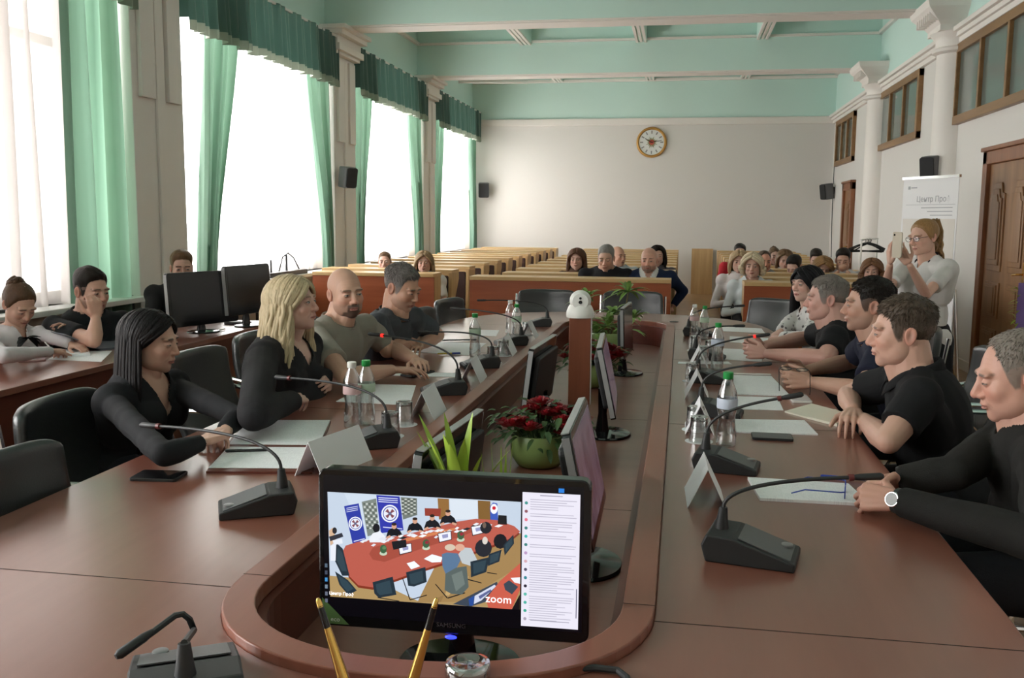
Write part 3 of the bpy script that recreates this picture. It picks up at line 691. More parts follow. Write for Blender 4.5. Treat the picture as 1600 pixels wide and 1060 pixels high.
# ------------------------------------------------------------------ bottles and glasses
M_LABEL = mat('clear_pink_label', (.62, .42, .42), .5); M_LABELG = mat('green_label', (.46, .60, .46), .5); M_LABELB = mat('pale_blue_label', (.50, .55, .65), .5)
M_WATER = clear('water', (.95, .965, .965), .14)
def bottle(capm, lab, full=True):
    t = thing('water_bottle', '', 'bottle')
    prof = [(.006, .004), (.028, 0), (.031, .01), (.031, .05), (.027, .075), (.026, .095), (.031, .12), (.0315, .155), (.029, .172), (.016, .205), (.0135, .212), (.0135, .222)]
    MB().lathe(prof, 24).build('bottle_body', M_CLEAR, t, smooth=2)
    MB().lathe([(.0145, .214), (.016, .216), (.016, .234), (.014, .236)], 18).build('cap', capm, t, smooth=True)
    pts = [(.0318, .122), (.0323, .124), (.0323, .152), (.0318, .154)]
    MB().lathe(pts, 24, cap=False).build('label', lab, t, smooth=2)
    if full: MB().lathe([(.02, .004), (.029, .012), (.029, .05), (.0255, .075), (.0245, .095), (.029, .118), (.0285, .119)], 20).build('water', M_WATER, t, smooth=2)
    return t
bproto = {}
def put_bottle(x, y, kind, label, s=1):
    if kind not in bproto: bproto[kind] = bottle(*{'g': (M_GREENCAP, M_LABELG), 'w': (M_WHITEP, M_LABEL), 'b': (M_GREENCAP, M_LABELB)}[kind]); o = bproto[kind]
    else: o = dup(bproto[kind])
    o.location = (x, y, .75); o['label'] = label; o['group'] = 'plastic water bottles'; o.scale = (s, s, s)
def spot(x, y): p = PZ(x, y); return p.x, p.y
put_bottle(*spot(551, 668), 'w', 'clear water bottle with a white cap, left of the paired near bottles')
put_bottle(*spot(573, 664), 'g', 'clear water bottle with a green cap and green mark, beside the white-capped one')
put_bottle(*spot(742, 558), 'g', 'green-capped water bottle standing before the grey-haired man')
put_bottle(*spot(797, 524), 'w', 'white-capped water bottle of the far pair, left of the camera post', .95)
put_bottle(*spot(807, 532), 'g', 'green-capped water bottle of the far pair, left of the camera post', .95)
put_bottle(*spot(1134, 697), 'b', 'tall green-capped water bottle standing alone on the right side', 1.05)
put_bottle(*spot(1120, 578), 'b', 'green-capped water bottle in front of the heavy man in black', 1)
put_bottle(*spot(1084, 528), 'w', 'pale-capped water bottle of the far right pair', .9)
put_bottle(*spot(1100, 531), 'g', 'green-capped water bottle of the far right pair', .9)
gproto = []
def tumbler():
    t = thing('glass_tumbler', '', 'glass')
    MB().lathe([(.034, .0), (.0345, .002), (.030, .078), (.029, .084), (.022, .085), (.001, .0855), (.001, .077), (.027, .076), (.028, .074), (.032, .002), (.034, .0)], 24, cap=False).build('glass_body', M_GLASS, t, smooth=2)
    MB().lathe([(.0302, .070), (.0306, .076), (.0295, .084)], 24, cap=False).build('thick_base', clear('thick_glass', (.72, .74, .74), .5), t, smooth=2)
    MB().lathe([(.001, 0), (.047, 0), (.047, .0008), (.001, .0008)], 24, 0, Matrix.Translation((0, 0, -.0009))).build('paper_coaster', M_PLAIN, t)
    return t
def put_glass(x, y, label):
    o = tumbler() if not gproto else dup(gproto[0])
    if not gproto: gproto.append(o)
    o.location = (x, y, .7511); o['label'] = label; o['group'] = 'upturned glass tumblers'
for (px, py, lb) in ((610, 682, 'upturned glass tumbler on a coaster, left of the nearer left pair'), (632, 664, 'upturned glass tumbler on a coaster, right of the nearer left pair'),
    (770, 567, 'upturned glass beside the bottle before the grey-haired man'), (786, 556, 'upturned glass beyond the other one before the grey-haired man'), (823, 524, 'upturned glass by the far left bottle pair'),
    (1092, 690, 'upturned glass beside the tall single bottle, nearer one'), (1086, 672, 'upturned glass beside the tall single bottle, farther one'),
    (1082, 596, 'upturned glass left of the bottle before the heavy man'), (1098, 566, 'upturned glass among papers before the woman in the patterned blouse'), (1110, 556, 'upturned glass behind the bottle on the right side'), (1086, 548, 'upturned glass beside the far right bottle pair')):
    put_glass(*spot(px, py), lb)
p = spot(735, 1062)
t = thing('glass_dish', 'round thick glass with a heavy rim at the bottom edge of the photo', 'glass', (p[0], p[1]-.02, .7511))
MB().lathe([(.036, .0), (.037, .001), (.036, .030), (.035, .038), (.028, .039), (.018, .034), (.001, .034), (.001, .026), (.028, .025), (.034, .001), (.036, 0)], 32, cap=False).build('glass_body', M_GLASS, t, smooth=2)
MB().lathe([(.036, .024), (.0365, .028), (.035, .0385), (.0285, .0395)], 32, cap=False).build('rim', MATS['thick_glass'], t, smooth=2)
# desk pen stand at the lower edge
t = thing('pen_stand', 'brown marble stand with two black and gold pens at the bottom edge', 'pen stand', (-.49, 1.20, .75))
MB().rbox(-.12, .12, -.04, .04, 0, .03, .01).build('stand_base', M_RIM, t, bevel=.004)
for k, (bx, tp, lb) in enumerate(((PY(560, 1150, 1.20).x+.49, PY(497, 937, 1.20), 'left'), (PY(623, 1150, 1.2).x+.49, PY(682, 937, 1.20), 'right'))):
    b_ = Vector((bx, 0, .03)); tl = tp-Vector((-.49, 1.20, .75)); d = (tl-b_); b0 = b_+d*.02
    pn = MB().tube([b0+d*.74, b0+d*.93], [.0052, .0042], 12).build('pen', M_GLOSSB, t, smooth=True)
    MB().tube([b0, b0+d*.35, b0+d*.6, b0+d*.77], [.010, .0085, .0065, .0050], 12).build('gold_holder', M_GOLD, pn, smooth=True)
    MB().tube([b0+d*.92, b0+d*.975, b0+d*.99], [.0043, .0035, .0015], 12).build('gold_tip', M_GOLD, pn, smooth=True)

# ------------------------------------------------------------------ papers, phones, pens
def sheet(name, corners, label, cat='paper', m=None, th=.002, z=.7502, group=None, extra=None):
    P = [PZ(x, y, .75) for x, y in corners]; c = sum(P, Vector())/4
    ex = (P[1]-P[0]).normalized(); rz = math.atan2(ex.y, ex.x)
    pts = [(Matrix.Rotation(-rz, 4, 'Z') @ (q-c)) for q in P]
    o = MB().prism([(q.x, q.y) for q in pts][::-1], 0, th).build(name, m or M_PAPER, loc=(c.x, c.y, z)); o.rotation_euler = (0, 0, rz)
    return tag(o, label, cat, group)
sheet('folder', ((383, 660), (517, 660), (488, 741), (322, 740)), 'dark folder under printed sheets in front of the dark-haired woman', 'folder', M_DARKP, .006)
sheet('paper_sheet', ((386, 660), (516, 660), (498, 699), (358, 698)), 'upper printed sheet on the open folder', z=.7566, th=.0012, group='sheets on the left table side')
sheet('paper_sheet', ((357, 702), (497, 703), (486, 736), (326, 735)), 'lower printed sheet on the open folder', z=.7566, th=.0012, group='sheets on the left table side')
sheet('paper_sheet', ((578, 601), (650, 603), (640, 634), (525, 628)), 'printed sheet behind the paired bottles before the blonde woman', group='sheets on the left table side')
sheet('paper_sheet', ((640, 582), (722, 584), (715, 590), (605, 587)), 'sheet with a phone on it under the bald man\'s hands', group='sheets on the left table side')
sheet('paper_sheet', ((690, 535), (760, 537), (735, 556), (650, 551)), 'white sheet with a yellow pen before the grey-haired man', group='sheets on the left table side')
sheet('paper_sheet', ((752, 516), (780, 517), (775, 526), (742, 524)), 'small white note sheet beyond the bottle before the grey-haired man', group='sheets on the left table side')
R_ = 'sheets on the right table side'
sheet('paper_sheet', ((1168, 750), (1325, 760), (1360, 792), (1187, 783)), 'printed pages under folded spectacles before the balding man', th=.008, group=R_)
sheet('paper_sheet', ((1145, 657), (1257, 659), (1278, 681), (1148, 677)), 'printed pages beside the grey phone, right of the tall bottle', th=.005, group=R_)
sheet('paper_sheet', ((1148, 620), (1215, 622), (1224, 642), (1148, 640)), 'sheet with an oval stamp beyond the tall bottle', group=R_)
sheet('paper_sheet', ((1138, 587), (1205, 589), (1235, 620), (1150, 617)), 'printed table page before the man in the navy T-shirt', th=.004, group=R_)
sheet('paper_sheet', ((1060, 566), (1138, 566), (1144, 570), (1059, 569)), 'white sheet lying across the right rim of the table', group=R_)
sheet('paper_sheet', ((1125, 545), (1195, 548), (1190, 566), (1128, 562)), 'pale sheet under the hands of the heavy man in black', group=R_)
sheet('paper_sheet', ((1128, 511), (1190, 514), (1195, 521), (1130, 518)), 'farthest pale sheet on the right, before the woman in the patterned blouse', group=R_)
sheet('paper_sheet', ((1140, 526), (1215, 530), (1222, 540), (1140, 535)), 'pale sheet next to the patterned blouse', group=R_)
def phone(corners, label, m=M_GLOSSB, th=.008, z=.7503, back=M_BLACK):
    P = [PZ(x, y, .75) for x, y in corners]; c = sum(P, Vector())/4; ex = P[1]-P[0]; ey = P[0]-P[3]; rz = math.atan2(ex.y, ex.x)
    t = thing('phone', label, 'phone', (c.x, c.y, z), rz, 'phones on the table'); a, b = ex.length/2, ey.length/2
    MB().rbox(-a, a, -b, b, 0, th, min(a, b)*.2).build('phone_body', back, t, bevel=.001)
    MB().rbox(-a*.96, a*.96, -b*.93, b*.93, th, th+.0006, min(a, b)*.17).build('screen', m, t)
phone(((222, 738), (292, 740), (276, 755), (204, 752)), 'black phone lying before the dark-haired woman\'s elbow')
phone(((1174, 679), (1237, 682), (1239, 690), (1175, 688)), 'dark grey phone before the printed pages on the right', M_GREYP)
phone(((1232, 619), (1262, 620), (1268, 630), (1235, 630)), 'white phone left of the open notebook', mat('pale_screen', (.55, .58, .6), .2), back=M_WHITEP)
phone(((632, 588), (668, 580), (672, 583), (638, 592)), 'black phone under the bald man\'s fingers', z=.7525)
# notebook
t = thing('open_notebook', 'open cream notebook in front of the man in the black polo', 'notebook', (0, 0, .7503)); nb = MB()
A = [PZ(x, y) for x, y in ((1226, 645), (1268, 633), (1305, 643), (1262, 655))]; B_ = [PZ(x, y) for x, y in ((1262, 655), (1305, 643), (1325, 652), (1308, 667))]
MB().prism([(q.x, q.y) for q in A][::-1], 0, .006).build('left_page', M_CREAMPAP, t); MB().prism([(q.x, q.y) for q in B_][::-1], 0, .009).build('right_page', M_CREAMPAP, t)
# pens
def pen(a, b, m, label, z=.756, capm=None):
    A, B = PZ(*a, z), PZ(*b, z); t = thing('pen', label, 'pen', A, 0, 'pens on the table'); d = B-A
    MB().tube([(0, 0, 0), d*.06, d*.94, d], [.0015, .0042, .0042, .003], 10).build('barrel', m, t, smooth=True)
    MB().tube([d*.62, d*.98], [.0048, .0046], 10).build('cap', capm or m, t, smooth=True)
M_BLUEP = mat('blue_pen', (.02, .05, .35), .3); M_YEL = mat('yellow_pen', (.65, .48, .05), .4)
pen((420, 703), (352, 705), M_BLACK, 'black pen lying across the folder sheets', .763)
pen((683, 553), (720, 552), M_YEL, 'yellow pen with a blue cap before the grey-haired man', .757, M_BLUEP)
pen((1355, 750), (1282, 744), M_BLUEP, 'blue pen behind the folded spectacles', .757)
pen((1142, 584), (1205, 586), M_WHITEP, 'white pen beside the printed table page', .757)
pen((690, 532), (745, 531), M_BLACK, 'dark pen beyond the sheets of the grey-haired man', .757)
# spectacles
def spectacles(M, label, m):
    t = thing('spectacles', label, 'spectacles', (0, 0, 0), 0); t.matrix_world = M
    for s in (-1, 1):
        pts = [(s*.035+.024*math.cos(q), 0, .017*math.sin(q)) for q in [k*math.pi/8 for k in range(17)]]
        MB().tube(pts, .0016, 6, cap=False).build('lens_frame', m, t, smooth=True)
        MB().tube([(s*.059, 0, .006), (s*.066, -.01, .006), (s*.066, -.10, .004), (s*.063, -.135, -.01)], .0018, 6).build('temple', m, t, smooth=True)
        MB().prism([(s*.035+.023*math.cos(q), .016*math.sin(q)) for q in [k*math.pi/8 for k in range(16)]], -.0004, .0004, 0, None, lambda p, d: Vector((p[0], d, p[1]))).build('lens', M_PANE, t)
    MB().tube([(-.011, 0, .004), (0, 0, .007), (.011, 0, .004)], .0016, 6).build('bridge', m, t, smooth=True)
    return t
p = PZ(1290, 770, .763)
spectacles(Matrix.Translation((p.x+.05, p.y, .777)) @ Matrix.Rotation(R(-100), 4, 'Z'), 'dark folded spectacles lying on the printed pages before the balding man', M_BLUEP)

# ------------------------------------------------------------------ monitors
def monitor(label, cx, cy, z0, rz, tilt=0, w_=.48, h=.30, zc=.27, screen=None, th=.03, logo=False, base=.10, group='monitors in the table centre', lean=0, edge=False):
    # local +Y is the screen normal
    t = thing('monitor', label, 'monitor', (cx, cy, z0), rz, group)
    T = Matrix.Translation((0, 0, zc)) @ Matrix.Rotation(R(lean), 4, 'Y') @ Matrix.Rotation(R(tilt), 4, 'X')
    f = MB(); f.rbox(-w_/2, w_/2, -th/2, th/2, -h/2, h/2, .018, 0, T, 5, 'Y')
    f.build('casing', M_GLOSSB, t, bevel=.003)
    MB().rbox(-w_/2+.04, w_/2-.04, -th/2-.022, -th/2, -h/2+.04, h/2-.04, .02, 0, T, 5, 'Y').build('back_cover', M_BLACK, t, bevel=.006)
    if screen is None:
        MB().box(-w_/2+.018, w_/2-.018, th/2, th/2+.001, -h/2+.03, h/2-.018, 0, T).build('screen', mat('dark_screen', (.012, .012, .015), .12), t)
    elif screen != 'custom':
        MB().box(-w_/2+.018, w_/2-.018, th/2, th/2+.001, -h/2+.03, h/2-.018, 0, T).build('screen', screen, t)
    if edge: MB().box(-w_/2+.008, w_/2-.008, -th/2-.001, th/2-.004, h/2-.0005, h/2+.0025, 0, T).box(w_/2-.0005, w_/2+.0025, -th/2, th/2-.004, -h/2+.01, h/2-.008, 0, T).box(-w_/2-.0025, -w_/2+.0005, -th/2, th/2-.004, -h/2+.01, h/2-.008, 0, T).build('silver_edge', mat('silver_edge_paint', (.33, .33, .33), .35, metal=.3), t)
    MB().tube([(0, -.02, .012), (0, -.02, .09), (0, -.018, max(.12, zc-.06))], [.03, .018, .022], 12).build('neck', M_GLOSSB, t, smooth=True)
    M_ = Matrix.Diagonal((1.25, 1, 1, 1))
    MB().lathe([(base*.98, 0), (base, .004), (base*.96, .010), (.03, .017), (.001, .017)], 36, 0, M_).build('base', M_GLOSSB, t, smooth=True)
    return t, T
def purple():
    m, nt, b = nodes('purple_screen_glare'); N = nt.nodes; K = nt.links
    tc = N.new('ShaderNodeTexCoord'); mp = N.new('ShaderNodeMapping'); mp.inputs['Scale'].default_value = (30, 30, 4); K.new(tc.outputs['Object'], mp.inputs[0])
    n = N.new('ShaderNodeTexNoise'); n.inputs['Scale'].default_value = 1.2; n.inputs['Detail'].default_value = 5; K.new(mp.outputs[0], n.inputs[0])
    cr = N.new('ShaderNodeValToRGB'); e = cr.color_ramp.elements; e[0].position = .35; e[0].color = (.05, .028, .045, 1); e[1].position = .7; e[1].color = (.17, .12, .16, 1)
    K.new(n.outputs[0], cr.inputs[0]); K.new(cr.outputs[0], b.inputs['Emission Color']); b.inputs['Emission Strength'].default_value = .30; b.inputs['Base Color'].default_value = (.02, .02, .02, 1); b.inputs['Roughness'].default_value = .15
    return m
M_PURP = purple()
monitor('slim monitor with a purple screen in the table centre, nearest on the right row', -.225, 2.36, .60, R(-89), 12, screen=M_PURP, edge=True, zc=.255, w_=.47, th=.022, h=.29)
monitor('slim monitor with a purple screen in the table centre, beside the camera post', -.285, 3.88, .60, R(-87), 12, screen=M_PURP, edge=True, zc=.255, w_=.50, th=.022, h=.29)
monitor('edge-on monitor standing before the tall green plant', -.30, 5.48, .60, R(-93), 2, edge=True, zc=.255, w_=.46, th=.02, h=.29)
monitor('dark monitor seen from its edge in the left row, nearest the lily leaves', -.565, 2.24, .60, R(86), 7, zc=.225, w_=.50, th=.022, edge=True)
monitor('dark monitor seen from its edge in the left row, left of the camera post', -.575, 3.88, .60, R(87), 7, zc=.235, w_=.50, th=.022, edge=True)
D_ = 'monitors on the window desk'
monitor('large dark monitor seen from behind on the window desk, left one', -3.02, 5.62, .75, R(250), 4, .56, .34, .22, edge=True, group=D_, base=.09)
monitor('large dark monitor seen from behind on the window desk, right one', -2.90, 6.02, .75, R(262), 4, .52, .33, .25, edge=True, group=D_, base=.09)
# label stickers on the back
# the near monitor with its video call
BW, BH = .525, .313
bt, T = monitor('glossy black monitor with a running video call, in the foreground', -.415, 1.765, .60, R(181.5), 1.3, screen='custom', w_=BW, h=BH, th=.035, zc=.256, group='monitors in the table centre')
for ch in bt.children:
    if ch.name.startswith(('casing', 'back_cover')): ch.location.y = .065
T = Matrix.Translation((0, .065, 0)) @ T
def scr(u, v, d=0): return T @ Vector((BW/2-u*BW, .0176+d, BH/2-v*BH))
def srgb(h): return tuple((c/12.92 if c <= .04045 else ((c+.055)/1.055)**2.4) for c in [int(h[i:i+2], 16)/255 for i in (0, 2, 4)])
M_SCR = vcol_mat('lit_screen_image', .3, emis=.62)
sm = MB(); lay = [0]
def spoly(col, pts, d=None):
    lay[0] += 1; n = len(pts); d = (.0003+lay[0]*.000004) if d is None else d
    sm.add([scr(u, v, d) for u, v in pts], [list(range(n))[::-1]], 0, srgb(col))
def vid(x, y):
    u = (x-92)/1290; top = 145+(x-82)*.054; bot = 840+(x-105)*.0745; v = (y-top)/(bot-top)
    return (.036+.716*min(1, max(0, u)), .147+.665*min(1, max(0, v)))
def vp(col, pts): spoly(col, [vid(*p) for p in pts])
def blob(col, x, y, rx, ry, n=12): vp(col, [(x+rx*math.cos(2*math.pi*k/n), y+ry*math.sin(2*math.pi*k/n)) for k in range(n)])
spoly('07060b', [(.02, .04), (.975, .04), (.975, .93), (.02, .93)], .0002)
vp('b9c6d6', [(82, 145), (1385, 215), (1380, 940), (105, 845)])
vp('c2cfdd', [(205, 150), (430, 165), (430, 470), (260, 480), (240, 230)])
vp('8a6437', [(835, 190), (910, 195), (915, 330), (845, 330)]); vp('cdd6e0', [(915, 195), (1100, 205), (1100, 330), (920, 330)]); vp('7a5a30', [(1100, 205), (1182, 210), (1185, 350), (1105, 340)])
vp('a58a5c', [(100, 700), (400, 730), (720, 880), (1000, 760), (1385, 420), (1385, 935), (105, 845)]); vp('9a7c50', [(820, 640), (1385, 430), (1385, 640), (1000, 880), (700, 885)])
for k in range(9): vp('b89b6a' if k % 2 else '8d7048', [(840+k*55, 850-k*42), (880+k*55, 835-k*42), (860+k*55, 880-k*42), (830+k*55, 880-k*42)])
vp('2c3a9a', [(205, 240), (305, 222), (355, 460), (262, 488)]); vp('3038a0', [(425, 168), (582, 178), (608, 400), (455, 420)])
vp('77807a', [(325, 212), (425, 190), (440, 420), (365, 440)]); vp('6d756f', [(590, 182), (698, 190), (700, 300), (605, 330)])
for k in range(9):
    for j in range(5): vp('c9cdc8' if (k+j) % 2 else '50564f', [(335+j*18+k*3, 222+k*20), (348+j*18+k*3, 221+k*20), (350+j*18+k*3, 231+k*20), (337+j*18+k*3, 232+k*20)])
    for j in range(5): vp('c4c8c0' if (k+j) % 2 else '4a504a', [(596+j*20, 192+k*12), (610+j*20, 193+k*12), (610+j*20, 200+k*12), (596+j*20, 200+k*12)])
for (x, y, r) in ((282, 355, 46), (517, 290, 58)):
    blob('e8ebf2', x, y, r, r, 20); blob('2c3a9a', x, y, r*.84, r*.84, 20); blob('d9dde8', x, y, r*.74, r*.74, 20)
    for a in range(4): q = R(45+90*a); vp('7b4550', [(x+r*.6*math.cos(q-.35), y+r*.6*math.sin(q-.35)), (x+r*.6*math.cos(q+.35), y+r*.6*math.sin(q+.35)), (x+r*.2*math.cos(q+.5), y+r*.2*math.sin(q+.5)), (x+r*.2*math.cos(q-.5), y+r*.2*math.sin(q-.5))])
    blob('5a5f80', x, y, r*.2, r*.2, 8)
for k in range(3): vp('d5d9ee', [(222, 252+k*12), (300, 238+k*12), (300, 242+k*12), (222, 256+k*12)]); vp('d5d9ee', [(440, 182+k*13), (570, 190+k*13), (570, 195+k*13), (440, 187+k*13)])
vp('c8cce6', [(270, 470), (345, 452), (345, 458), (270, 476)]); vp('c8cce6', [(470, 376), (600, 388), (600, 394), (470, 382)])
vp('3a57b0', [(1180, 245), (1185, 350), (1235, 350), (1228, 225), (1200, 218)]); blob('e8e8f0', 1207, 260, 24, 34); blob('c02030', 1207, 255, 12, 12)
vp('8c3a30', [(750, 255), (858, 258), (855, 310), (752, 305)])
OVAL = [(190, 545), (215, 500), (300, 475), (450, 455), (620, 430), (800, 385), (960, 345), (1090, 325), (1230, 335), (1340, 375), (1378, 410), (1330, 450), (1150, 520), (900, 610), (760, 655), (560, 725), (400, 780), (300, 765), (235, 700)]
vp('7d3322', [(x, y+16) for x, y in OVAL]); vp('b0584a', OVAL)
vp('9c4a3c', [(375, 555), (400, 515), (520, 480), (760, 450), (950, 400), (1060, 380), (1100, 400), (1000, 440), (800, 500), (620, 560), (480, 610), (400, 595)])
vp('c87a50', [(620, 455), (950, 385), (955, 400), (630, 475)])
for (x, y) in ((545, 400), (685, 365), (800, 345), (905, 315)):
    vp('15181f', [(x-55, y+45), (x-40, y), (x-12, y-15), (x+18, y-15), (x+42, y+5), (x+62, y+45), (x, y+35)]); blob('c79880', x, y-27, 17, 20); blob('2b211c', x, y-40, 17, 10); vp('c79880', [(x-55, y+45), (x-30, y+32), (x-20, y+42), (x-45, y+56)]); vp('c79880', [(x+30, y+32), (x+60, y+42), (x+50, y+56), (x+25, y+44)])
blob('1c1c20', 425, 385, 24, 30); vp('dde0e6', [(375, 455), (400, 420), (450, 405), (485, 440), (480, 480), (380, 480)])
random.seed(4)
for k in range(36):
    t = k/36; x = 340+900*t+random.uniform(-20, 20); y = 480-130*t+random.uniform(-14, 34); s_ = random.uniform(12, 26)
    vp(random.choice(['e6e9ee', 'dfe2e8', 'd5d8e0', '23262c']), [(x-s_, y+6), (x+s_*.3, y-8), (x+s_*1.4, y-2), (x+s_*.2, y+12)])
for (x, y) in ((620, 520), (885, 440), (1105, 395)): vp('1d1f26', [(x-48, y-20), (x+42, y-36), (x+46, y+24), (x-38, y+44)]); vp('e2e4ee', [(x-44, y-16), (x+38, y-31), (x+42, y+20), (x-34, y+38)]); vp('8f92b8', [(x-20, y-8), (x+20, y-16), (x+22, y+8), (x-14, y+16)])
vp('1b1d22', [(528, 475), (625, 462), (630, 510), (540, 530)])
for (x, y) in ((472, 530), (760, 495), (990, 440)): blob('b9c7b0', x, y+22, 26, 16); blob('3c5c40', x, y-6, 24, 30, 9); blob('8c2a38' if x > 600 else '587c54', x+6, y-14, 14, 12, 7)
vp('e6e9f0', [(630, 620), (680, 605), (720, 640), (660, 660)]); vp('e6e9f0', [(745, 590), (800, 560), (870, 580), (860, 612), (800, 615)])
vp('56718f', [(865, 560), (900, 548), (970, 555), (990, 600), (960, 660), (890, 690), (870, 640)]); vp('b5bcc0', [(975, 560), (1010, 515), (1060, 520), (1100, 600), (1060, 640), (1000, 620)]); blob('d0a08a', 985, 515, 32, 24); blob('c9b9a6', 920, 515, 36, 22)
blob('23262e', 1140, 520, 56, 60); blob('181a20', 1250, 475, 44, 50); blob('20232a', 1155, 385, 38, 40); blob('6b5a50', 1145, 368, 12, 20); blob('cfc8c0', 1150, 470, 18, 26); vp('1a1c20', [(1235, 300), (1290, 305), (1292, 365), (1232, 360)])
for (pts) in ([(398, 745), (535, 708), (560, 830), (440, 850), (410, 820)], [(625, 680), (755, 645), (765, 745), (680, 775), (640, 770)], [(1055, 610), (1180, 580), (1160, 680), (1060, 715)], [(1175, 560), (1260, 530), (1245, 610), (1170, 640)], [(1270, 500), (1335, 430), (1340, 490), (1280, 570)], [(150, 480), (195, 520), (240, 700), (190, 700), (140, 600)], [(140, 670), (230, 730), (290, 800), (230, 830), (170, 760)]):
    vp('23303a', pts); cx = sum(p[0] for p in pts)/len(pts); cy = sum(p[1] for p in pts)/len(pts); vp('30424c', [(cx+(p[0]-cx)*.7, cy+(p[1]-cy)*.7) for p in pts])
for a in ([(430, 850), (436, 845), (580, 870), (578, 876)], [(600, 720), (606, 720), (655, 860), (648, 862)], [(650, 862), (765, 830), (767, 836), (652, 868)], [(820, 760), (826, 758), (905, 850), (900, 856)], [(905, 850), (1020, 815), (1022, 822), (905, 858)], [(1020, 720), (1130, 750), (1130, 756), (1020, 728)], [(1165, 680), (1230, 690), (1230, 696), (1165, 686)]): vp('1a1a1c', a)
vp('55605e', [(890, 690), (960, 650), (1030, 640), (1045, 780), (1000, 830), (930, 825), (885, 800)]); vp('6b7672', [(930, 700), (1000, 670), (1020, 760), (960, 810)])
vp('3a4350', [(940, 895), (1230, 745), (1240, 770), (1160, 880), (1060, 912)]); vp('c8cde0', [(1085, 840), (1215, 765), (1225, 775), (1130, 870), (1080, 895)]); vp('5a628f', [(1110, 842), (1190, 795), (1196, 806), (1120, 862)]); vp('2a4a90', [(1045, 860), (1085, 835), (1075, 905), (1050, 905)])
vp('c05a48', [(1160, 860), (1250, 740), (1385, 620), (1385, 800), (1330, 930), (1175, 930)]); vp('3a4450', [(1275, 760), (1310, 735), (1370, 780), (1330, 830), (1285, 800)]); vp('e4e4ea', [(1320, 720), (1385, 715), (1385, 760), (1345, 750)]); vp('171316', [(1330, 935), (1385, 830), (1385, 940)])
vp('c9a98c', [(100, 400), (130, 380), (150, 470), (110, 500)]); blob('2a2a2e', 140, 400, 16, 22); vp('30323a', [(100, 440), (190, 415), (200, 440), (110, 470)]); vp('dadfe8', [(110, 500), (150, 480), (145, 600), (110, 600)]); vp('d8dde6', [(125, 465), (190, 452), (195, 485), (135, 495)])
# chat panel
spoly('dcd9e6', [(.757, .085), (.962, .085), (.962, .91), (.757, .91)])
random.seed(9)
for k in range(52):
    v = .125+.0145*k; L = random.choice([.16, .15, .13, .165, .10, .155])
    if random.random() < .85: spoly('b4b1c0', [(.785, v), (.785+L, v), (.785+L, v+.005), (.785, v+.005)])
for k, c in enumerate(['3e8e88', '8a5560', 'd86a80', '3a7a78', '40b0a8', '3a7a78', 'b090b8', 'c8a0a8', '504a60', '30808c', '2d2838', '58b0a0', '48a898', '38a088', 'a09aa8']):
    v = .15+.051*k; spoly(c, [(.771+.006*math.cos(q), v+.010*math.sin(q)) for q in [i*math.pi/5 for i in range(10)]])
spoly('9a98a8', [(.82, .098), (.90, .098), (.90, .104), (.82, .104)]); spoly('55536a', [(.953, .66), (.956, .66), (.956, .84), (.953, .84)]); spoly('9a98a8', [(.79, .868), (.93, .868), (.93, .873), (.79, .873)])
spoly('2a7ad0', [(.885, .052), (.905, .052), (.905, .078), (.885, .078)])
for k, c in enumerate(['506070', '404858', '4088c0', '708090', '606878', '585f70']): spoly(c, [(.024, .60+k*.045), (.034, .60+k*.045), (.034, .625+k*.045), (.024, .625+k*.045)])
sm.build('screen_image', M_SCR, bt)
TXW = mat('lit_text', (.85, .84, .88), .5, emis=.7)
def ttext(body, size, u, v, name, m, d=.003):
    o = scr(u, v, d); X = (scr(u+.01, v, d)-o).normalized(); Y = (scr(u, v-.01, d)-o).normalized()
    return text_mesh(body, size, frame_m(o, X, Y, X.cross(Y)), name, m, bt)
ttext('zoom', .022, .675, .775, 'zoom_text', TXW); ttext('\u0426\u0435\u043d\u0442\u0440 \u041f\u0440\u043e\u0444', .0085, .088, .795, 'caption_text', TXW)
ttext('SAMSUNG', .0125, .50, .955, 'brand_text', mat('brand_grey', (.07, .055, .06), .4), .0006)
es = MB(); es.add([scr(u, v, .0006) for u, v in ((.012, .82), (.012, .985), (.115, .985))], [(2, 1, 0)]); es.build('eco_sticker', mat('green_sticker', (.10, .19, .06), .5), bt)
ttext('eco', .013, .062, .968, 'sticker_text', mat('sticker_white', (.62, .66, .58), .5), .001)
MB().ell((BW*0, .088, .256-BH/2-.004), (.012, .004, .004), 12, 6).build('power_light', mat('blue_led', (.02, .03, 1), .3, emis=2.0), bt, smooth=True)

# ------------------------------------------------------------------ camera post
cx, cyy = -.475, 4.55
t = thing('camera_post', 'square wooden post standing in the table centre', 'post', (cx, cyy, .60), R(6))
MB().box(-.052, .052, -.052, .052, 0, .42).build('post', M_POST, t, bevel=.003)
MB().box(.0525, .058, -.05, .05, 0, .42).build('edge_strip', mat('grey_strip', (.42, .40, .38), .4), t)
t = thing('conference_camera', 'white domed camera with two black lenses on top of the wooden post', 'camera', (cx, cyy, 1.02), R(6))
MB().lathe([(.066, 0), (.068, .01), (.066, .03), (.058, .05), (.052, .06)], 28).build('camera_base', M_WHITEP, t, smooth=True)
T2 = Matrix.Translation((0, 0, .080)) @ Matrix.Rotation(R(90), 4, 'X')
hd = MB().ell((0, 0, .080), (.052, .050, .052), 24, 14).lathe([(.040, .0), (.041, .046), (.038, .052), (.001, .053)], 24, 0, T2).build('camera_head', M_WHITEP, t, smooth=True)
for zz, r in ((.096, .0060), (.077, .0085)):
    MB().lathe([(r, .05), (r, .056), (r*.6, .055), (.001, .054)], 18, 0, Matrix.Translation((0, 0, zz)) @ Matrix.Rotation(R(90), 4, 'X')).build('lens', M_GLOSSB, hd, smooth=True)

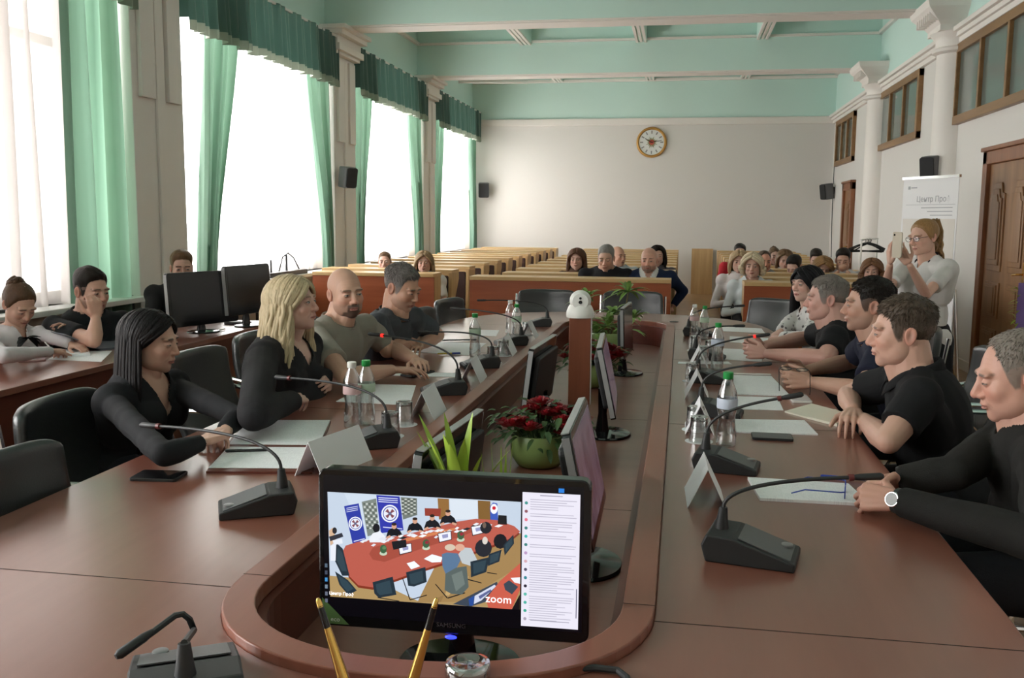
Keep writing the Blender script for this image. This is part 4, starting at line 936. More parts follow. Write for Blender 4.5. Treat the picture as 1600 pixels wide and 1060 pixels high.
# ------------------------------------------------------------------ flowers and plants
M_POT = mat('green_glazed_pot', (.19, .27, .085), .35, var=.15, vscale=12); M_ROSE = mat('red_petals', (.26, .006, .012), .55, var=.4, vscale=60)
M_LEAFD = mat('dark_leaves', (.035, .075, .022), .45, var=.4, vscale=20); M_LEAFL = mat('lily_leaves', (.32, .46, .05), .4, var=.3, vscale=15); M_LEAFM = mat('mid_leaves', (.22, .36, .09), .4, var=.35, vscale=18)
def leaf(mb, base, d, L, w_, droop=.3, n=6, m=0):
    d = Vector(d).normalized(); side = d.cross(Vector((0, 0, 1)))
    if side.length < .05: side = Vector((1, 0, 0))
    side.normalize(); P = []
    for i in range(n+1):
        t_ = i/n; p = Vector(base)+d*(L*t_)-Vector((0, 0, 1))*(droop*L*t_*t_); ww = w_*math.sin(math.pi*min(1, .12+.88*t_))**.8*(1-.15*t_)
        if i == n: ww = 0
        up = side.cross(d).normalized()
        P.append([p-side*ww+up*ww*.35, p, p+side*ww+up*ww*.35])
    mb.grid(P, m)
def rose(mb, c, r, rng, m=0):
    for ring_ in range(5):
        k = 3+ring_; rr = r*(.2+.2*ring_); tilt = .15+.28*ring_
        for j in range(k):
            q = 2*math.pi*(j+rng.random()*.4)/k+ring_; P = []
            for a in range(4):
                row = []
                for b in range(4):
                    u = (b/3-.5)*2.3/k*2; v = a/3; ang = q+u; hh = r*(.95-.12*ring_)*v; rad = rr*(.55+.45*v)+r*tilt*v*v*.35
                    row.append(Vector(c)+Vector((rad*math.cos(ang), rad*math.sin(ang), hh-r*.4-r*.05*abs(b-1.5)*v)))
                P.append(row)
            mb.grid(P, m)
def flowerpot(x, y, z, s, seed, label):
    t = thing('flower_pot', label, 'potted flowers', (x, y, z), 0, 'red flower arrangements'); rng = random.Random(seed)
    MB().lathe([(.062, 0), (.078, .006), (.098, .035), (.104, .065), (.098, .105), (.094, .118), (.088, .12), (.085, .10), (.001, .095)], 40).build('pot', M_POT, t, smooth=True)
    f = MB(); lf = MB(); st = MB()
    for k in range(32):
        q = rng.uniform(0, 6.28); rr = math.sqrt(rng.random())*.13; p = Vector((rr*math.cos(q)*1.2, rr*math.sin(q), .235-rr*.62+rng.uniform(-.015, .03)))
        fl = MB(); rose(fl, p, rng.uniform(.022, .036), rng); fl.build('rose', M_ROSE, t, smooth=2)
        st.tube([(p.x*.4, p.y*.4, .09), p-Vector((0, 0, .012))], .002, 5)
    for k in range(190):
        q = rng.uniform(0, 6.28); rr = rng.uniform(.02, .15); p = (rr*math.cos(q)*1.2, rr*math.sin(q), .12+rng.uniform(0, .13)-rr*.35)
        leaf(lf, p, (math.cos(q+rng.uniform(-.8, .8)), math.sin(q+rng.uniform(-.8, .8)), rng.uniform(-.4, .7)), rng.uniform(.03, .06), rng.uniform(.009, .017), .4, 4)
    lf.build('leaves', M_LEAFD, t, smooth=2); st.build('stems', M_LEAFD, t)
    t.scale = (s, s, s)
flowerpot(-.49, 3.33, .6005, 1.0, 3, 'round green pot of dark red roses in the table centre, nearer the camera')
flowerpot(-.46, 5.02, .6005, 1.05, 8, 'green pot of dark red roses half hidden behind the wooden post')
def spray(mb, c, n, L, w_, rng, el=(.2, 1.3), droop=.35):
    for k in range(n):
        q = 2*math.pi*k/n+rng.uniform(-.3, .3); e = rng.uniform(*el); leaf(mb, c, (math.cos(q)*math.cos(e), math.sin(q)*math.cos(e), math.sin(e)), L*rng.uniform(.7, 1.1), w_, droop)
rng = random.Random(5)
t = thing('potted_lily', 'bright yellow-green lily leaves poking up behind the foreground monitor', 'plant', (PY(697, 740, 2.03).x, 2.03, .6005), 0, 'potted green plants')
MB().lathe([(.05, 0), (.06, .01), (.068, .10), (.064, .105), (.06, .09), (.001, .085)], 28).build('pot', M_POT, t, smooth=True)
lm = MB()
ctr = Vector((.03, 0, .27))
for tip, w_ in [((a_[0], a_[1], a_[2]+.06), b_) for a_, b_ in (((-.075, .04, .385), .014), ((-.07, 0, .35), .013), ((-.01, .02, .395), .019), ((.0, -.03, .35), .024), ((.055, .03, .395), .018), ((.15, 0, .315), .015), ((.05, -.03, .34), .020), ((-.035, -.03, .34), .022), ((.02, -.05, .33), .022), ((.09, -.03, .30), .015), ((-.05, .0, .32), .018))]:
    d = Vector(tip)-ctr; leaf(lm, ctr-Vector((0, 0, .08)), Vector(tip)+Vector((0, 0, .05))-ctr+Vector((0, 0, .08)), (d+Vector((0, 0, .13))).length, w_, .16, 8)
lm.tube([(0, 0, .08), (.03, 0, .22)], .010, 8); lm.build('leaves', M_LEAFL, t, smooth=2)
t = thing('potted_lily', 'small yellow-green leaf tips beyond the top edge of the foreground monitor', 'plant', (PY(783, 735, 2.12).x, 2.12, .6005), 0, 'potted green plants')
MB().lathe([(.04, 0), (.05, .01), (.055, .07), (.05, .075), (.001, .06)], 24).build('pot', M_POT, t, smooth=True)
lm = MB()
for tx, tz in ((-.05, .365), (-.025, .385), (0, .375), (.028, .40), (.012, .37)): leaf(lm, (tx*.3, 0, .06), (tx*.7, -.0, tz-.06), tz-.06, .006, .02, 6)
lm.build('leaves', M_LEAFL, t, smooth=2)
t = thing('tall_green_plant', 'tall green plant with tufts of narrow leaves at the far end of the table centre', 'plant', (-.46, 6.2, .6005), 0, 'potted green plants')
MB().lathe([(.07, 0), (.085, .01), (.10, .12), (.095, .13), (.09, .11), (.001, .105)], 28).build('pot', M_POT, t, smooth=True)
lm = MB(); st = MB()
for (x, y, z) in ((-.12, .02, .30), (.10, 0, .35), (0, 0, .16), (-.06, -.03, .12), (.09, -.04, .14), (.02, .05, .22), (-.12, .0, .18), (.13, .02, .2)):
    st.tube([(x*.3, y*.3, .08), (x*.8, y, z*.6), (x, y, z)], [.007, .006, .004], 6)
    spray(lm, (x, y, z), 18, .15, .013, rng, (.0, 1.35), .5)
t.scale = (1.25, 1.25, 1.2); lm.build('leaves', M_LEAFM, t, smooth=2); st.build('stems', mat('plant_stem', (.16, .13, .05), .6), t)
# monitor cable
o = MB().tube([(-.60, 3.72, .78), (-.50, 3.62, .80), (-.44, 3.55, .74), (-.45, 3.5, .62), (-.40, 3.7, .606)], .004, 8).build('monitor_cable', M_BLACK, smooth=True); tag(o, 'black cable arching from the left-row monitor to the table centre', 'cable')

# ------------------------------------------------------------------ wall things
t = thing('wall_clock', 'round gold-rimmed wall clock with an emblem on the white back wall', 'clock', (-.66, YB, 3.04))
Tk = Matrix.Rotation(R(90), 4, 'X')
MB().lathe([(.30, 0), (.305, .03), (.29, .055), (.27, .06), (.255, .045), (.25, .03), (.001, .03)], 48, 0, Tk).build('rim', mat('aged_gold', (.50, .27, .07), .4, metal=.3), t, smooth=True)
MB().lathe([(.25, .031), (.25, .036), (.001, .036)], 48, 0, Tk).build('dial', mat('dial_white', (.72, .74, .72), .4), t)
nm = MB()
for k in range(12):
    q = R(30*k); M_ = Matrix.Rotation(q, 4, 'Y'); nm.box(-.012, .012, -.040, -.0365, .17, .23, 0, M_)
nm.build('hour_marks', mat('dark_mark', (.25, .25, .24), .5), t)
em = MB()
for k in range(16): q = R(22.5*k); M_ = Matrix.Rotation(q, 4, 'Y'); em.prism([(-.02, .02), (.02, .02), (0, .13 if k % 2 else .10)], -.041, -.037, 0, M_, lambda p, d: Vector((p[0], d, p[1])))
em.build('emblem', mat('emblem_olive', (.28, .26, .12), .5), t)
MB().lathe([(.05, .040), (.05, .043), (.001, .043)], 20, 0, Tk).build('emblem_centre', mat('emblem_red', (.45, .08, .05), .5), t)
hn = MB(); hn.box(-.007, .007, -.050, -.046, -.02, .15, 0, Matrix.Rotation(R(-60), 4, 'Y')); hn.box(-.005, .005, -.055, -.051, -.03, .20, 0, Matrix.Rotation(R(80), 4, 'Y')); hn.build('hands', M_BLACK, t)
def speaker(x, y, z, rz, label, s=1, side=1):
    t = thing('wall_speaker', label, 'speaker', (x, y, z), rz, 'black wall speakers')
    # local -X is the wall
    MB().rbox(.06, .24, -.11, .11, -.15, .15, .04).build('cabinet', M_GREYP, t, smooth=True, bevel=.02)
    MB().rbox(.235, .252, -.10, .10, -.14, .14, .03, axis='X').build('grille', mat('speaker_cloth', (.012, .012, .014), .7, bump=.4, bscale=600), t)
    MB().box(0, .012, -.03, .03, -.07, .07).tube([(0, 0, 0), (.08, 0, 0)], .012, 8).build('bracket', M_BLACK, t)
    t.scale = (s, s, s)
    t.rotation_euler = (0, R(8), rz)
speaker(XL+.17, 11.3, 2.0, R(-28), 'black speaker on the pilaster between the two near bright windows', .85)
speaker(XL+.25, YB-.02, 2.1, R(-80), 'small black speaker at the left end of the back wall')
speaker(XR-.0, 19.25, 2.08, R(200), 'small black speaker in the right back corner')
speaker(XR-.12, 11.2, 2.1, R(222), 'black speaker on the round right column above the banner', .82)
o = MB().tube([(XR-.02, 19.3, 3.4), (XR-.02, 19.3, 2.2)], .008, 6).tube([(XR-.02, 19.3, 1.95), (XR-.03, 19.15, 1.3), (XR-.02, 19.1, .8)], .008, 6).build('speaker_cable', M_BLACK); tag(o, 'thin dark cable running down the right back corner', 'cable')
# roll-up banner
t = thing('rollup_banner', 'white roll-up banner with grey lettering behind the standing woman', 'banner', (2.28, 9.55, 0), R(-62))
MB().box(-.36, .36, -.002, .002, .06, 1.90).build('banner_sheet', mat('banner_white', (.74, .74, .75), .5), t)
MB().rbox(-.38, .38, -.05, .05, 0, .06, .02, axis='X').build('foot', M_CHROME, t); MB().box(-.37, .37, -.012, .012, 1.895, 1.92).build('rail', M_CHROME, t)
MB().box(-.34, .34, -.0035, -.002, .9, 1.52).build('picture_area', mat('banner_beige', (.64, .60, .55), .5), t)
bmx = MB()
for k, (a, b) in enumerate(((-.1, .30), (-.02, .30), (.02, .30))): bmx.box(a, b, -.0035, -.002, 1.62-k*.035, 1.628-k*.035)
bmx.box(-.31, .33, -.0035, -.002, 1.652, 1.655); bmx.box(-.29, -.26, -.0035, -.002, 1.80, 1.83); bmx.box(-.25, -.17, -.0035, -.002, 1.81, 1.82)
bmx.build('small_lettering', mat('banner_grey', (.35, .36, .38), .6), t)
text_mesh('\u0426\u0435\u043d\u0442\u0440 \u041f\u0440\u043e\u0444', .075, Matrix.Translation((.05, -.0035, 1.68)) @ Matrix.Rotation(R(90), 4, 'X'), 'lettering', MATS['banner_grey'], t)
# flip-chart sheet lower
t = thing('flip_chart', 'pale flip-chart sheet on a stand beside the black skirt of the standing woman', 'flip chart', (2.02, 8.4, 0), R(-58))
MB().box(-.30, .30, -.01, .0, .25, 1.02).build('board', M_PLAIN, t)
bmx = MB()
for k in range(7): bmx.box(-.22, .22-.05*(k % 3), -.012, -.01, .40+k*.075, .405+k*.075)
bmx.build('writing', MATS['banner_grey'], t)
for s in (-1, 1): MB().tube([(s*.28, .02, .95), (s*.32, .10, 0)], .012, 8).build('leg', M_CHROME, t)
MB().tube([(0, .03, .95), (0, .45, 0)], .012, 8).build('leg', M_CHROME, t)
# garment rack with hangers
hp = PD(1358, 374, 12.2)
t = thing('garment_rack', 'white metal garment rack by the right wall', 'rack', (hp.x, hp.y, 0), R(65))
for s in (-.35, .40): MB().tube([(s, 0, .03), (s, 0, hp.z)], .012, 8).tube([(s, -.25, .02), (s, .25, .02)], .012, 8).build('upright', M_WHITEP, t)
MB().tube([(-.37, 0, hp.z), (.42, 0, hp.z)], .012, 8).build('rail', M_WHITEP, t)
for k in range(7):
    m = MB(); z = -.0
    m.tube([(0, 0, .03), (.018, 0, .045), (.02, 0, .07), (0, 0, .085), (-.016, 0, .074)], .0035, 6)
    m.tube([(0, 0, .03), (.10, 0, -.005), (.21, 0, -.06), (.20, 0, -.075), (-.20, 0, -.075), (-.21, 0, -.06), (-.10, 0, -.005), (0, 0, .03)], .008, 6)
    o = m.build('clothes_hanger', M_BLACK, smooth=True); q = R(65)
    dx = -.22+.045*k; o.location = (hp.x+dx*math.cos(q), hp.y+dx*math.sin(q), hp.z-.075); o.rotation_euler = (0, R(3*(k % 3-1)), R(-12+5*k))
    tag(o, 'black plastic hanger in the bunch left of the phone of the standing woman', 'hanger', 'black clothes hangers')
# things on the window sill
t = thing('sound_equipment', 'small dark electronic box with thin cables on the window sill behind the desk monitors', 'equipment', (XL+.09, 9.7, .86), R(0))
MB().box(-.08, .08, -.5, .5, 0, .05).build('box', M_GREYP, t); MB().tube([(0, -.1, .05), (0, 0, .2), (0, .15, .24), (0, .3, .18), (0, .5, -.0)], .008, 6).tube([(0, -.3, .05), (0, -.3, .18)], .01, 6).tube([(0, .1, .05), (0, .1, .22)], .012, 6).build('wires', M_BLACK, t)
t = thing('black_equipment_rack', 'black equipment stand with hanging cables left of the orange-red panel', 'equipment', (-3.95, 8.9, 0))
MB().box(-.18, .18, -.18, .18, 0, .86).build('case', M_BLACK, t, bevel=.01)
wr = MB()
for k in range(5): wr.tube([(.19, -.1+.04*k, .8), (.28, -.1+.04*k, .72-.05*k), (.26, -.1+.05*k, .55), (.19, -.1+.04*k, .5)], .007, 6)
wr.build('cables', M_BLACK, t)
# desk items on the window desk
def desk_sheet(corners, label, m=None, th=.002, name='paper_sheet', cat='paper', z=.7502): return sheet(name, corners, label, cat, m, th, z, 'papers on the window desk')
desk_sheet(((100, 550), (175, 549), (158, 566), (75, 562)), 'white sheet on the window desk under the notebook of the writing woman')
desk_sheet(((105, 547), (135, 546), (141, 557), (85, 560)), 'small notebook the writing woman rests her hand on', M_PLAIN, .012, 'notebook', 'notebook', .7525)
phone(((30, 563), (73, 561), (72, 565), (28, 567)), 'pinkish phone lying left on the window desk', mat('pink_gloss', (.30, .17, .16), .2), back=mat('pink_case', (.35, .2, .19), .4))
t = thing('laptop', 'open grey laptop on the window desk, partly hidden by the dark hair', 'laptop', (*PZ(165, 541).xy, .7503), R(150))
MB().rbox(-.17, .17, -.12, .12, 0, .012, .015).build('keyboard_base', mat('laptop_grey', (.13, .14, .17), .35), t); 
MB().rbox(-.17, .17, -.003, .003, 0, .21, .012, axis='Y').build('lid', MATS['laptop_grey'], t).matrix_local = Matrix.Translation((0, .12, .01)) @ Matrix.Rotation(R(-62), 4, 'X')
pen((332, 518), (352, 514), M_WHITEP, 'white cable plug lying at the foot of the left desk monitor', .757)
p = PZ(372, 507); o = MB().rbox(-.09, .09, -.04, .04, 0, .02, .015).build('remote_box', M_BLACK, loc=(p.x, p.y, .7503), bevel=.004); tag(o, 'small black device lying between the two desk monitors', 'device')

pb = PY(1613, 500, 7.0)
t = thing('rollup_banner', 'purple banner with a green leafy edge, cut off at the right edge of the photo', 'banner', (pb.x, pb.y, 0), R(-20))
MB().box(-.10, .14, -.003, .003, .05, 1.08).build('banner_sheet', mat('banner_purple', (.22, .13, .40), .5), t)
MB().rbox(-.12, .16, -.05, .05, 0, .05, .02, axis='X').build('foot', M_CHROME, t)
gm = MB(); rg = random.Random(2)
for k in range(40): leaf(gm, (-.10, -.01, .42+k*.016), (rg.uniform(-1, .4), rg.uniform(-.5, .1), rg.uniform(-.3, .8)), .06, .008, .3, 4)
gm.build('green_edge', M_LEAFL, t, smooth=2)

# ================================================================== people
def ellsd(P, c, r):
    q = (P-np.array(c)); r = np.array(r); k0 = np.linalg.norm(q/r, axis=1); k1 = np.linalg.norm(q/(r*r), axis=1)+1e-9
    return k0*(k0-1)/k1
def capsd(P, a, b, ra, rb):
    a = np.array(a); b = np.array(b); ba = b-a; h = np.clip(((P-a)@ba)/(ba@ba), 0, 1); return np.linalg.norm(P-a-h[:, None]*ba, axis=1)-(ra+(rb-ra)*h)
def smin(a, b, k): h = np.clip(.5+.5*(b-a)/k, 0, 1); return b+(a-b)*h-k*h*(1-h)
def head_sd(P, pr):
    w_ = pr.get('w', 1); jw = pr.get('jaw', 1); fat = pr.get('fatface', 0); ns = pr.get('nose', 1); A = P.copy(); A[:, 0] = np.abs(A[:, 0])/w_
    d = ellsd(A, (0, -.018, .032), (.074, .094, .084))
    d = smin(d, ellsd(A, (0, .026, -.022), (.060+.004*fat, .064, .082)), .03)
    d = smin(d, ellsd(A, (0, .034, -.070), ((.050+.008*fat)*jw, .048, .040+.006*fat)), .028)
    d = smin(d, ellsd(A, (.038*jw, .012, -.058), (.024+.010*fat, .034, .034)), .03)
    d = smin(d, ellsd(A, (0, .070, -.096), (.019*jw, .016, .015)), .02)
    d = smin(d, ellsd(A, (.036, .060, -.024), (.023+.005*fat, .022, .022)), .02)
    d = smin(d, ellsd(A, (.027, .0785, .0235), (.027, .0145, .0095)), .013)
    d = -smin(-d, ellsd(A, (.030, .100, .003), (.0170, .0185, .0125)), .012)
    d = smin(d, ellsd(A, (.031, .0765, .003), (.0155, .0155, .0120)), .004)
    d = smin(d, capsd(A, (0, .084, .016), (0, .106+.006*(ns-1), -.028), .0065, .0115*ns), .010)
    d = smin(d, ellsd(A, (.0115*ns, .095, -.034), (.0085*ns, .011, .0085)), .006)
    d = smin(d, ellsd(A, (0, .083, -.055), (.026, .014, .012)), .012)
    d = smin(d, ellsd(A, (0, .0925, -.0585), (.021, .007, .0042)), .004)
    d = smin(d, ellsd(A, (0, .0915, -.0680), (.018, .0075, .0048)), .004)
    d = -smin(-d, capsd(A, (0, .1015, -.0632), (.021, .094, -.0635), .0016, .0012), .004)
    return d
def head_grid(nt, nph, pr, warp=.62):
    th = np.linspace(.02, math.pi-.02, nt); s_ = np.linspace(-1, 1, nph, endpoint=False)
    ph = math.pi*(s_*(1-warp)+warp*np.sign(s_)*np.abs(s_)**2.2)      # denser at the front
    T, F = np.meshgrid(th, ph, indexing='ij')
    D = np.stack([np.sin(T)*np.sin(F), np.sin(T)*np.cos(F), np.cos(T)], -1).reshape(-1, 3)
    O = np.array([0, .0, -.008])
    lo = np.zeros(len(D)); hi = np.full(len(D), .16); r = hi.copy(); done = np.zeros(len(D), bool)
    for k in range(40):
        q = .155-k*.0032; v = head_sd(O+D*q, pr); new = (v < 0) & ~done; lo[new] = q; hi[new] = q+.0032; done |= new
    lo[~done] = .03; hi[~done] = .06
    for k in range(7):
        m = (lo+hi)/2; v = head_sd(O+D*m[:, None], pr) < 0; lo = np.where(v, m, lo); hi = np.where(v, hi, m)
    return O, D, (lo+hi)/2, T, F
def quads(nt, nph, keep=None):
    i = np.arange(nt-1)[:, None]*nph; j = np.arange(nph)[None]; j2 = (j+1) % nph
    return np.stack([i+j, i+nph+j, i+nph+j2, i+j2], -1).reshape(-1, 4)
def sstep(a, b, x): t = np.clip((x-a)/(b-a), 0, 1); return t*t*(3-2*t)
def mixc(C, col, m): return C*(1-m[:, None])+np.array(col)*m[:, None]
def paint_face(V, pr):
    sk = np.array(pr['skin']); C = np.tile(sk, (len(V), 1)); x, y, z = V.T; ax = np.abs(x)/pr.get('w', 1); fr = y > .03
    g = lambda cx, cz, rx, rz: np.exp(-(((ax-cx)/rx)**2+((z-cz)/rz)**2))*fr
    C = mixc(C, sk*np.array([1.08, .80, .76]), .55*g(.038, -.028, .022, .018)); C = mixc(C, sk*np.array([1.05, .78, .74]), .6*g(0, -.026, .012, .014))
    C = mixc(C, sk*np.array([.80, .72, .72]), .45*g(.031, -.010, .018, .006))
    nl = np.abs((ax-.018)*.87+(z+.036)*.48); al_ = (z+.036)*-.87+(ax-.018)*.48; C = mixc(C, sk*np.array([.62, .55, .52]), .55*np.exp(-(nl/.0022)**2)*(al_ > -.004)*(al_ < .034)*fr*pr.get('fold', .8))
    fw = sstep(.0016, .0006, np.abs(((z-.045) % .0115)-.0057-.0015*np.sin(ax*90)))*(z > .038)*(z < .072)*(ax < .04)*fr; C = mixc(C, sk*.8, fw*.3*pr.get('fold', .8))
    if pr.get('stubble'):
        m = sstep(-.035, -.055, z)*sstep(.0, .02, y+.01)*(1-g(0, -.063, .024, .010)); C = mixc(C, pr.get('beardcol', (.10, .08, .07)), m*pr['stubble'])
    if pr.get('beard'):   # goatee and moustache
        m = sstep(.034, .026, ax)*sstep(-.040, -.048, z)*(y > .04)*(1-((ax < .020) & (z < -.057) & (z > -.072))); m = np.maximum(m, sstep(-.075, -.083, z)*sstep(.050, .04, ax)*(y > .02)); C = mixc(C, pr['beardcol'], m*pr['beard'])
    lip = pr.get('lip', (.40, .13, .11)); m = ((ax/.0235)**2+((z+.0632)/.0088)**2 < 1)*fr*(y > .08); C = mixc(C, lip, m*pr.get('lipm', .65))
    m = (np.abs(z+.0634) < .0014)*(ax < .022)*(y > .075); C = mixc(C, (.10, .03, .03), m*.8)
    bz = .026-5.5*(ax-.030)**2+pr.get('browup', 0); m = sstep(.0045, .0022, np.abs(z-bz))*sstep(.009, .015, ax)*sstep(.054, .046, ax)*fr; C = mixc(C, pr.get('brow', (.06, .04, .03)), m*.85)
    op = pr.get('eye', .0042); zc = .003-(.0055-op)*.6; ex = (ax-.031)/.0135; ez = (z-zc)/op; e = ex*ex+ez*ez
    m = ((e < 1)*fr).astype(float); C = mixc(C, (.36, .33, .31), m); gx = pr.get('gaze', 0); sx = (np.sign(x)*(ax-.031)-gx)
    m = ((sx*sx+(z-zc-.0005)**2 < .0054**2)*(e < 1)*fr).astype(float); C = mixc(C, pr.get('iris', (.07, .05, .035)), m); m = ((sx*sx+(z-zc-.0005)**2 < .0024**2)*(e < 1)*fr).astype(float); C = mixc(C, (.01, .01, .01), m)
    up = (np.abs(z-(zc+op*np.sqrt(np.clip(1-ex*ex, 0, 1)))) < .0014)*(np.abs(ex) < 1.05)*fr; C = mixc(C, pr.get('lash', (.05, .03, .025)), up*.85)
    m = ((ax-.008)**2+(z+.0405)**2 < .0034**2)*(y > .085); C = mixc(C, (.09, .03, .025), m*.8)
    if pr.get('short'):
        zl = hairline(np.abs(np.arctan2(x, y)), pr['short']); C = mixc(C, np.array(pr['hair'])*.85, sstep(-.007, .004, z-zl)*.85)
    if pr.get('shave'):
        zl = hairline(np.abs(np.arctan2(x, y)), pr.get('hl', HL_M)); C = mixc(C, pr['hair'], sstep(-.004, .006, z-zl)*pr['shave'])
    return C
HL_M = [(0, .074), (.45, .069), (.75, .064), (.92, .050), (1.02, .022), (1.12, -.006), (1.25, -.022), (1.42, -.020), (1.52, .016), (1.85, .012), (2.05, -.030), (2.5, -.062), (3.2, -.074)]
HL_REC = [(0, .094), (.35, .095), (.6, .086), (.85, .066), (1.0, .035), (1.12, .0), (1.25, -.020), (1.42, -.018), (1.55, .018), (1.85, .012), (2.1, -.035), (2.5, -.062), (3.2, -.072)]
HL_W = [(0, .076), (.5, .070), (.8, .058), (1.0, .035), (1.25, .0), (1.5, -.02), (1.85, -.03), (2.1, -.045), (2.5, -.070), (3.2, -.078)]
HL_BANG = [(0, .034), (.5, .030), (.75, .020), (.95, -.02), (1.25, -.05), (1.5, -.06), (2.5, -.08), (3.2, -.085)]
def hairline(a, hl): return np.interp(a, [p[0] for p in hl], [p[1] for p in hl])
def fast_mesh(name, V, Q, C=None, tris=None):
    me = bpy.data.meshes.new(name); nq = len(Q); me.vertices.add(len(V)); me.vertices.foreach_set('co', np.asarray(V, np.float32).ravel())
    me.loops.add(nq*4); me.polygons.add(nq); me.loops.foreach_set('vertex_index', np.asarray(Q, np.int32).ravel())
    me.polygons.foreach_set('loop_start', np.arange(nq, dtype=np.int32)*4)
    me.polygons.foreach_set('use_smooth', np.ones(nq, bool)); me.update(calc_edges=True); me.validate()
    if C is not None:
        at = me.color_attributes.new('Col', 'FLOAT_COLOR', 'POINT'); at.data.foreach_set('color', np.concatenate([C, np.ones((len(C), 1))], 1).astype(np.float32).ravel())
    return me
def link(me, name, m, parent):
    me.materials.append(m); o = bpy.data.objects.new(name, me); COL.objects.link(o); o.parent = parent; return o
def remesh(mb, vox, it=3, fac=.5):
    me = bpy.data.meshes.new('tmp'); me.from_pydata([tuple(v) for v in mb.v], [], mb.f); me.update()
    o = bpy.data.objects.new('tmp', me); COL.objects.link(o)
    md = o.modifiers.new('r', 'REMESH'); md.mode = 'VOXEL'; md.voxel_size = vox
    if it: sm_ = o.modifiers.new('s', 'SMOOTH'); sm_.iterations = it; sm_.factor = fac
    bpy.context.view_layer.update()
    ev = bpy.data.meshes.new_from_object(o.evaluated_get(bpy.context.evaluated_depsgraph_get()))
    V = np.zeros(len(ev.vertices)*3, np.float32); ev.vertices.foreach_get('co', V); V = V.reshape(-1, 3)
    L = np.zeros(len(ev.loops), np.int32); ev.loops.foreach_get('vertex_index', L)
    N = np.zeros(len(ev.vertices)*3, np.float32); ev.vertices.foreach_get('normal', N); N = N.reshape(-1, 3)
    S = np.zeros(len(ev.polygons), np.int32); ev.polygons.foreach_get('loop_total', S)
    assert (S == 4).all() if len(S) else True
    bpy.data.objects.remove(o); bpy.data.meshes.remove(me); bpy.data.meshes.remove(ev)
    return V, L.reshape(-1, 4), N
def snoise(P, f, seed=0):
    r = np.random.RandomState(seed); o = np.zeros(len(P))
    for k in range(6):
        d = r.normal(size=3); d /= np.linalg.norm(d); o += np.sin(P@d*f*r.uniform(.7, 1.5)+r.uniform(0, 6)+1.3*np.sin(P@r.normal(size=3)*f*.6+k))
    return o/4
def cone(mb, a, b, ra, rb, n=14):   # tapered limb with round ends
    a, b = Vector(a), Vector(b); mb.tube([a, b], [ra, rb], n); mb.ell(a, (ra,)*3, n, 8); mb.ell(b, (rb,)*3, n, 8)
def flat_cone(mb, a, b, ra, rb, n=16, e=1): mb.tube([a, b], [ra, rb], n); mb.ell(a, (ra,)*3, n, 8)
def hand(mb, W, d, nrm, side, curl=(.35, .45, .3), spread=.06, thumb=.5, s=1.0, fk=(1, 1, 1, 1)):
    # W wrist, d towards the fingers, nrm out of the palm, side: unit vector towards the thumb
    d = Vector(d).normalized(); nrm = Vector(nrm); nrm = (nrm-d*nrm.dot(d)).normalized(); sd = d.cross(nrm)
    if sd.dot(Vector(side)) < 0: sd = -sd
    W = Vector(W); r = .0085*s
    for i, (off, L, mc) in enumerate(((.030, .074, .088), (.0095, .082, .090), (-.0115, .076, .084), (-.031, .060, .076))):
        k0 = W+sd*(off*.55*s)+d*.012*s; kn = W+sd*off*s+d*mc*s-nrm*(.004*s*(1-abs(i-1.4)))
        cone(mb, k0, kn, .0145*s, .0115*s, 10)
        a = kn; ang = 0; fd = (d+sd*(spread*(1.5-i)*.9)).normalized()
        for q, (ln, cu) in enumerate(zip((.46, .30, .24), curl)):
            ang += cu*fk[i]; v = fd*math.cos(ang)+nrm*math.sin(ang); b = a+v*(L*ln*s*1.05); cone(mb, a, b, (r-.0007*q)*(.93 if i == 3 else 1), (r-.0011*(q+1))*(.93 if i == 3 else 1), 10); a = b
    mb.ell(W+d*.050*s+nrm*.004*s, (.036*s, .045*s, .014*s), 14, 8, 0, frame_m(Vector((0, 0, 0)), sd, d, nrm))
    a = W+sd*.020*s+d*.018*s+nrm*.006*s; v1 = (d*.62+sd*.72+nrm*.35*thumb).normalized(); v2 = (d*.92+sd*.25+nrm*.45*thumb).normalized()
    b = a+v1*.042*s; c = b+v2*.034*s; e = c+(v2+d*.2+nrm*.15).normalized()*.026*s
    cone(mb, a, b, .0145*s, .0115*s, 10); cone(mb, b, c, .0105*s, .0095*s, 10); cone(mb, c, e, .0095*s, .0075*s, 10)
def ik(S, W, L1, L2, pole):
    S, W = Vector(S), Vector(W); v = W-S; d = min(v.length, (L1+L2)*.995); u = v.normalized()
    a = (L1*L1-L2*L2+d*d)/(2*d); h = math.sqrt(max(1e-6, L1*L1-a*a)); p = Vector(pole); p = (p-u*p.dot(u)).normalized(); return S+u*a+p*h
SKINM = vcol_mat('skin', .46, sss=.05, bump=.15, bscale=260, spec=.35)
